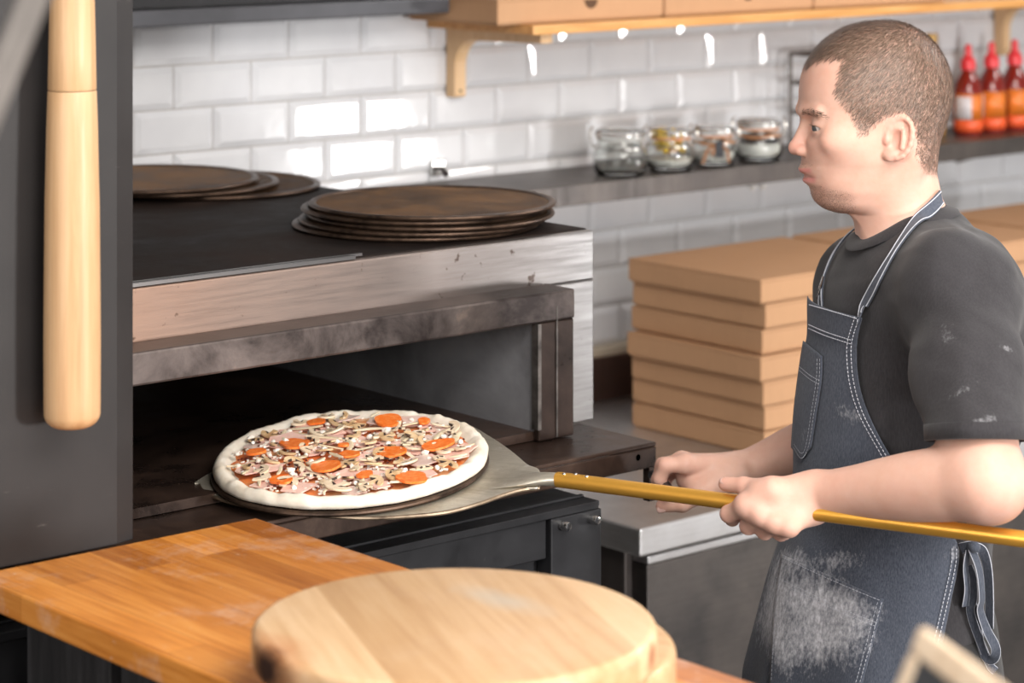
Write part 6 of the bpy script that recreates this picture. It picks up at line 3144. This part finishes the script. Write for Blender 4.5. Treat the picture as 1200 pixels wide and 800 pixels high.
def tie(pts, width=.011):
    sp = smooth_path([P(x, y, DT + dz) for x, y, dz in pts], 8)
    mb = MB()
    fr = []
    for i, p in enumerate(sp):
        t = (sp[min(i + 1, len(sp) - 1)] - sp[max(i - 1, 0)]).normalized()
        a = RV * .80 * math.cos(i * .05 + len(sp)) - FV * .75
        n = (a - t * a.dot(t)).normalized()
        fr.append((p, n))
    r = ribbon(mb, fr, width, .0014)
    o = mb.build('waist_tie', M_DENIM, MAN, smooth=True)
    o.parent = apron
    mb = MB()
    for k, j in ((0, 3), (1, 2)):
        mb.tube([(q[k] + q[j]) / 2 for q in r], .0007, 6)
    e = mb.build('tie_edge', M_THREAD, MAN, smooth='full')
    e.parent = o


tie([(1126, 642, .0), (1134, 640, -.006), (1142, 640, -.010)], .012)
tie([(1142, 640, -.008), (1152, 646, -.004), (1158, 668, .0), (1160, 700, .004), (1160, 735, .008)])
tie([(1138, 642, -.008), (1147, 668, -.012), (1150, 700, -.012), (1148, 715, -.010), (1156, 738, -.010), (1166, 758, -.006), (1165, 770, .0), (1157, 771, .006), (1149, 752, .010), (1144, 720, .010), (1140, 705, .008)])
tie([(1134, 644, -.004), (1131, 664, -.006), (1133, 690, -.006), (1131, 710, -.004)], .009)
tie([(1136, 662, .004), (1141, 676, .002), (1141, 700, .002), (1138, 720, .004), (1158, 775, .012), (1166, 786, .014)], .009)
mb = MB()
mb.ball(P(1141, 640.5, DT - .010), (.008, .008, .007), 14, 10)
kn = mb.build('tie_knot', M_DENIM, MAN, smooth=True)
kn.parent = apron
# ================================================================== light and camera
def area(name, loc, target, size, power, col=(1, 1, 1), size_y=None):
    l = bpy.data.lights.new(name, 'AREA')
    l.energy = power
    l.color = col
    l.size = size
    if size_y:
        l.shape = 'RECTANGLE'
        l.size_y = size_y
    o = bpy.data.objects.new(name, l)
    COL.objects.link(o)
    o.location = loc
    o.rotation_euler = (Vector(target) - Vector(loc)).to_track_quat('-Z', 'Y').to_euler()
    return o


area('flash_right', (2.75, -1.5, 1.42), (2.7, 3.0, 1.3), .38, 102, (1, .985, .97))
area('front_fill', (.7, -.9, 2.45), (2.1, 2.4, 1.3), 1.2, 56, (1, .97, .94))  # unseen fill added near the camera to brighten the face
area('window_right', (5.26, .36, 1.0), (2.9, 3.2, 1.3), .26, 26, (1, .98, .97), .34)
area('rim_light_right', (4.7, 1.9, 2.92), (2.7, 2.3, 1.4), .5, 34, (1, .97, .94))  # added lamp, gives the rim on head and shoulder
area('ceiling_light', (1.8, .9, 2.95), (2.0, 2.3, 1.2), 1.8, 98, (1, .95, .89), 1.4)
area('fill_left', (-1.2, 1.3, 2.0), (2.3, 2.4, 1.4), 1.4, 40, (1, .97, .94), 1.4)  # soft fill from an unseen source on the left, lifts the face

w = bpy.data.worlds.new('kitchen_ambient')
scene.world = w
w.use_nodes = True
bg = w.node_tree.nodes['Background']
bg.inputs['Color'].default_value = (1, .93, .87, 1)
bg.inputs['Strength'].default_value = .35

cam = bpy.data.cameras.new('camera')
cam.sensor_width = 36
cam.sensor_fit = 'HORIZONTAL'
cam.lens = 36 * FPX / 1200
cam.shift_y = (HOR - 400) / 1200
cam.clip_start = .05
cam.dof.use_dof = True
cam.dof.focus_distance = 3.12
cam.dof.aperture_fstop = 4.8
co = bpy.data.objects.new('camera', cam)
COL.objects.link(co)
co.location = (0, 0, ZC)
co.rotation_euler = (math.pi / 2, 0, YAW - math.pi / 2)
scene.camera = co
scene.view_settings.view_transform = 'Standard'
scene.view_settings.look = 'None'
scene.view_settings.exposure = 0
scene.view_settings.gamma = 1
scene.view_settings.use_curve_mapping = False
scene.cycles.max_bounces = 10
scene.cycles.transparent_max_bounces = 10
scene.cycles.use_denoising = True
scene.cycles.sample_clamp_indirect = 6
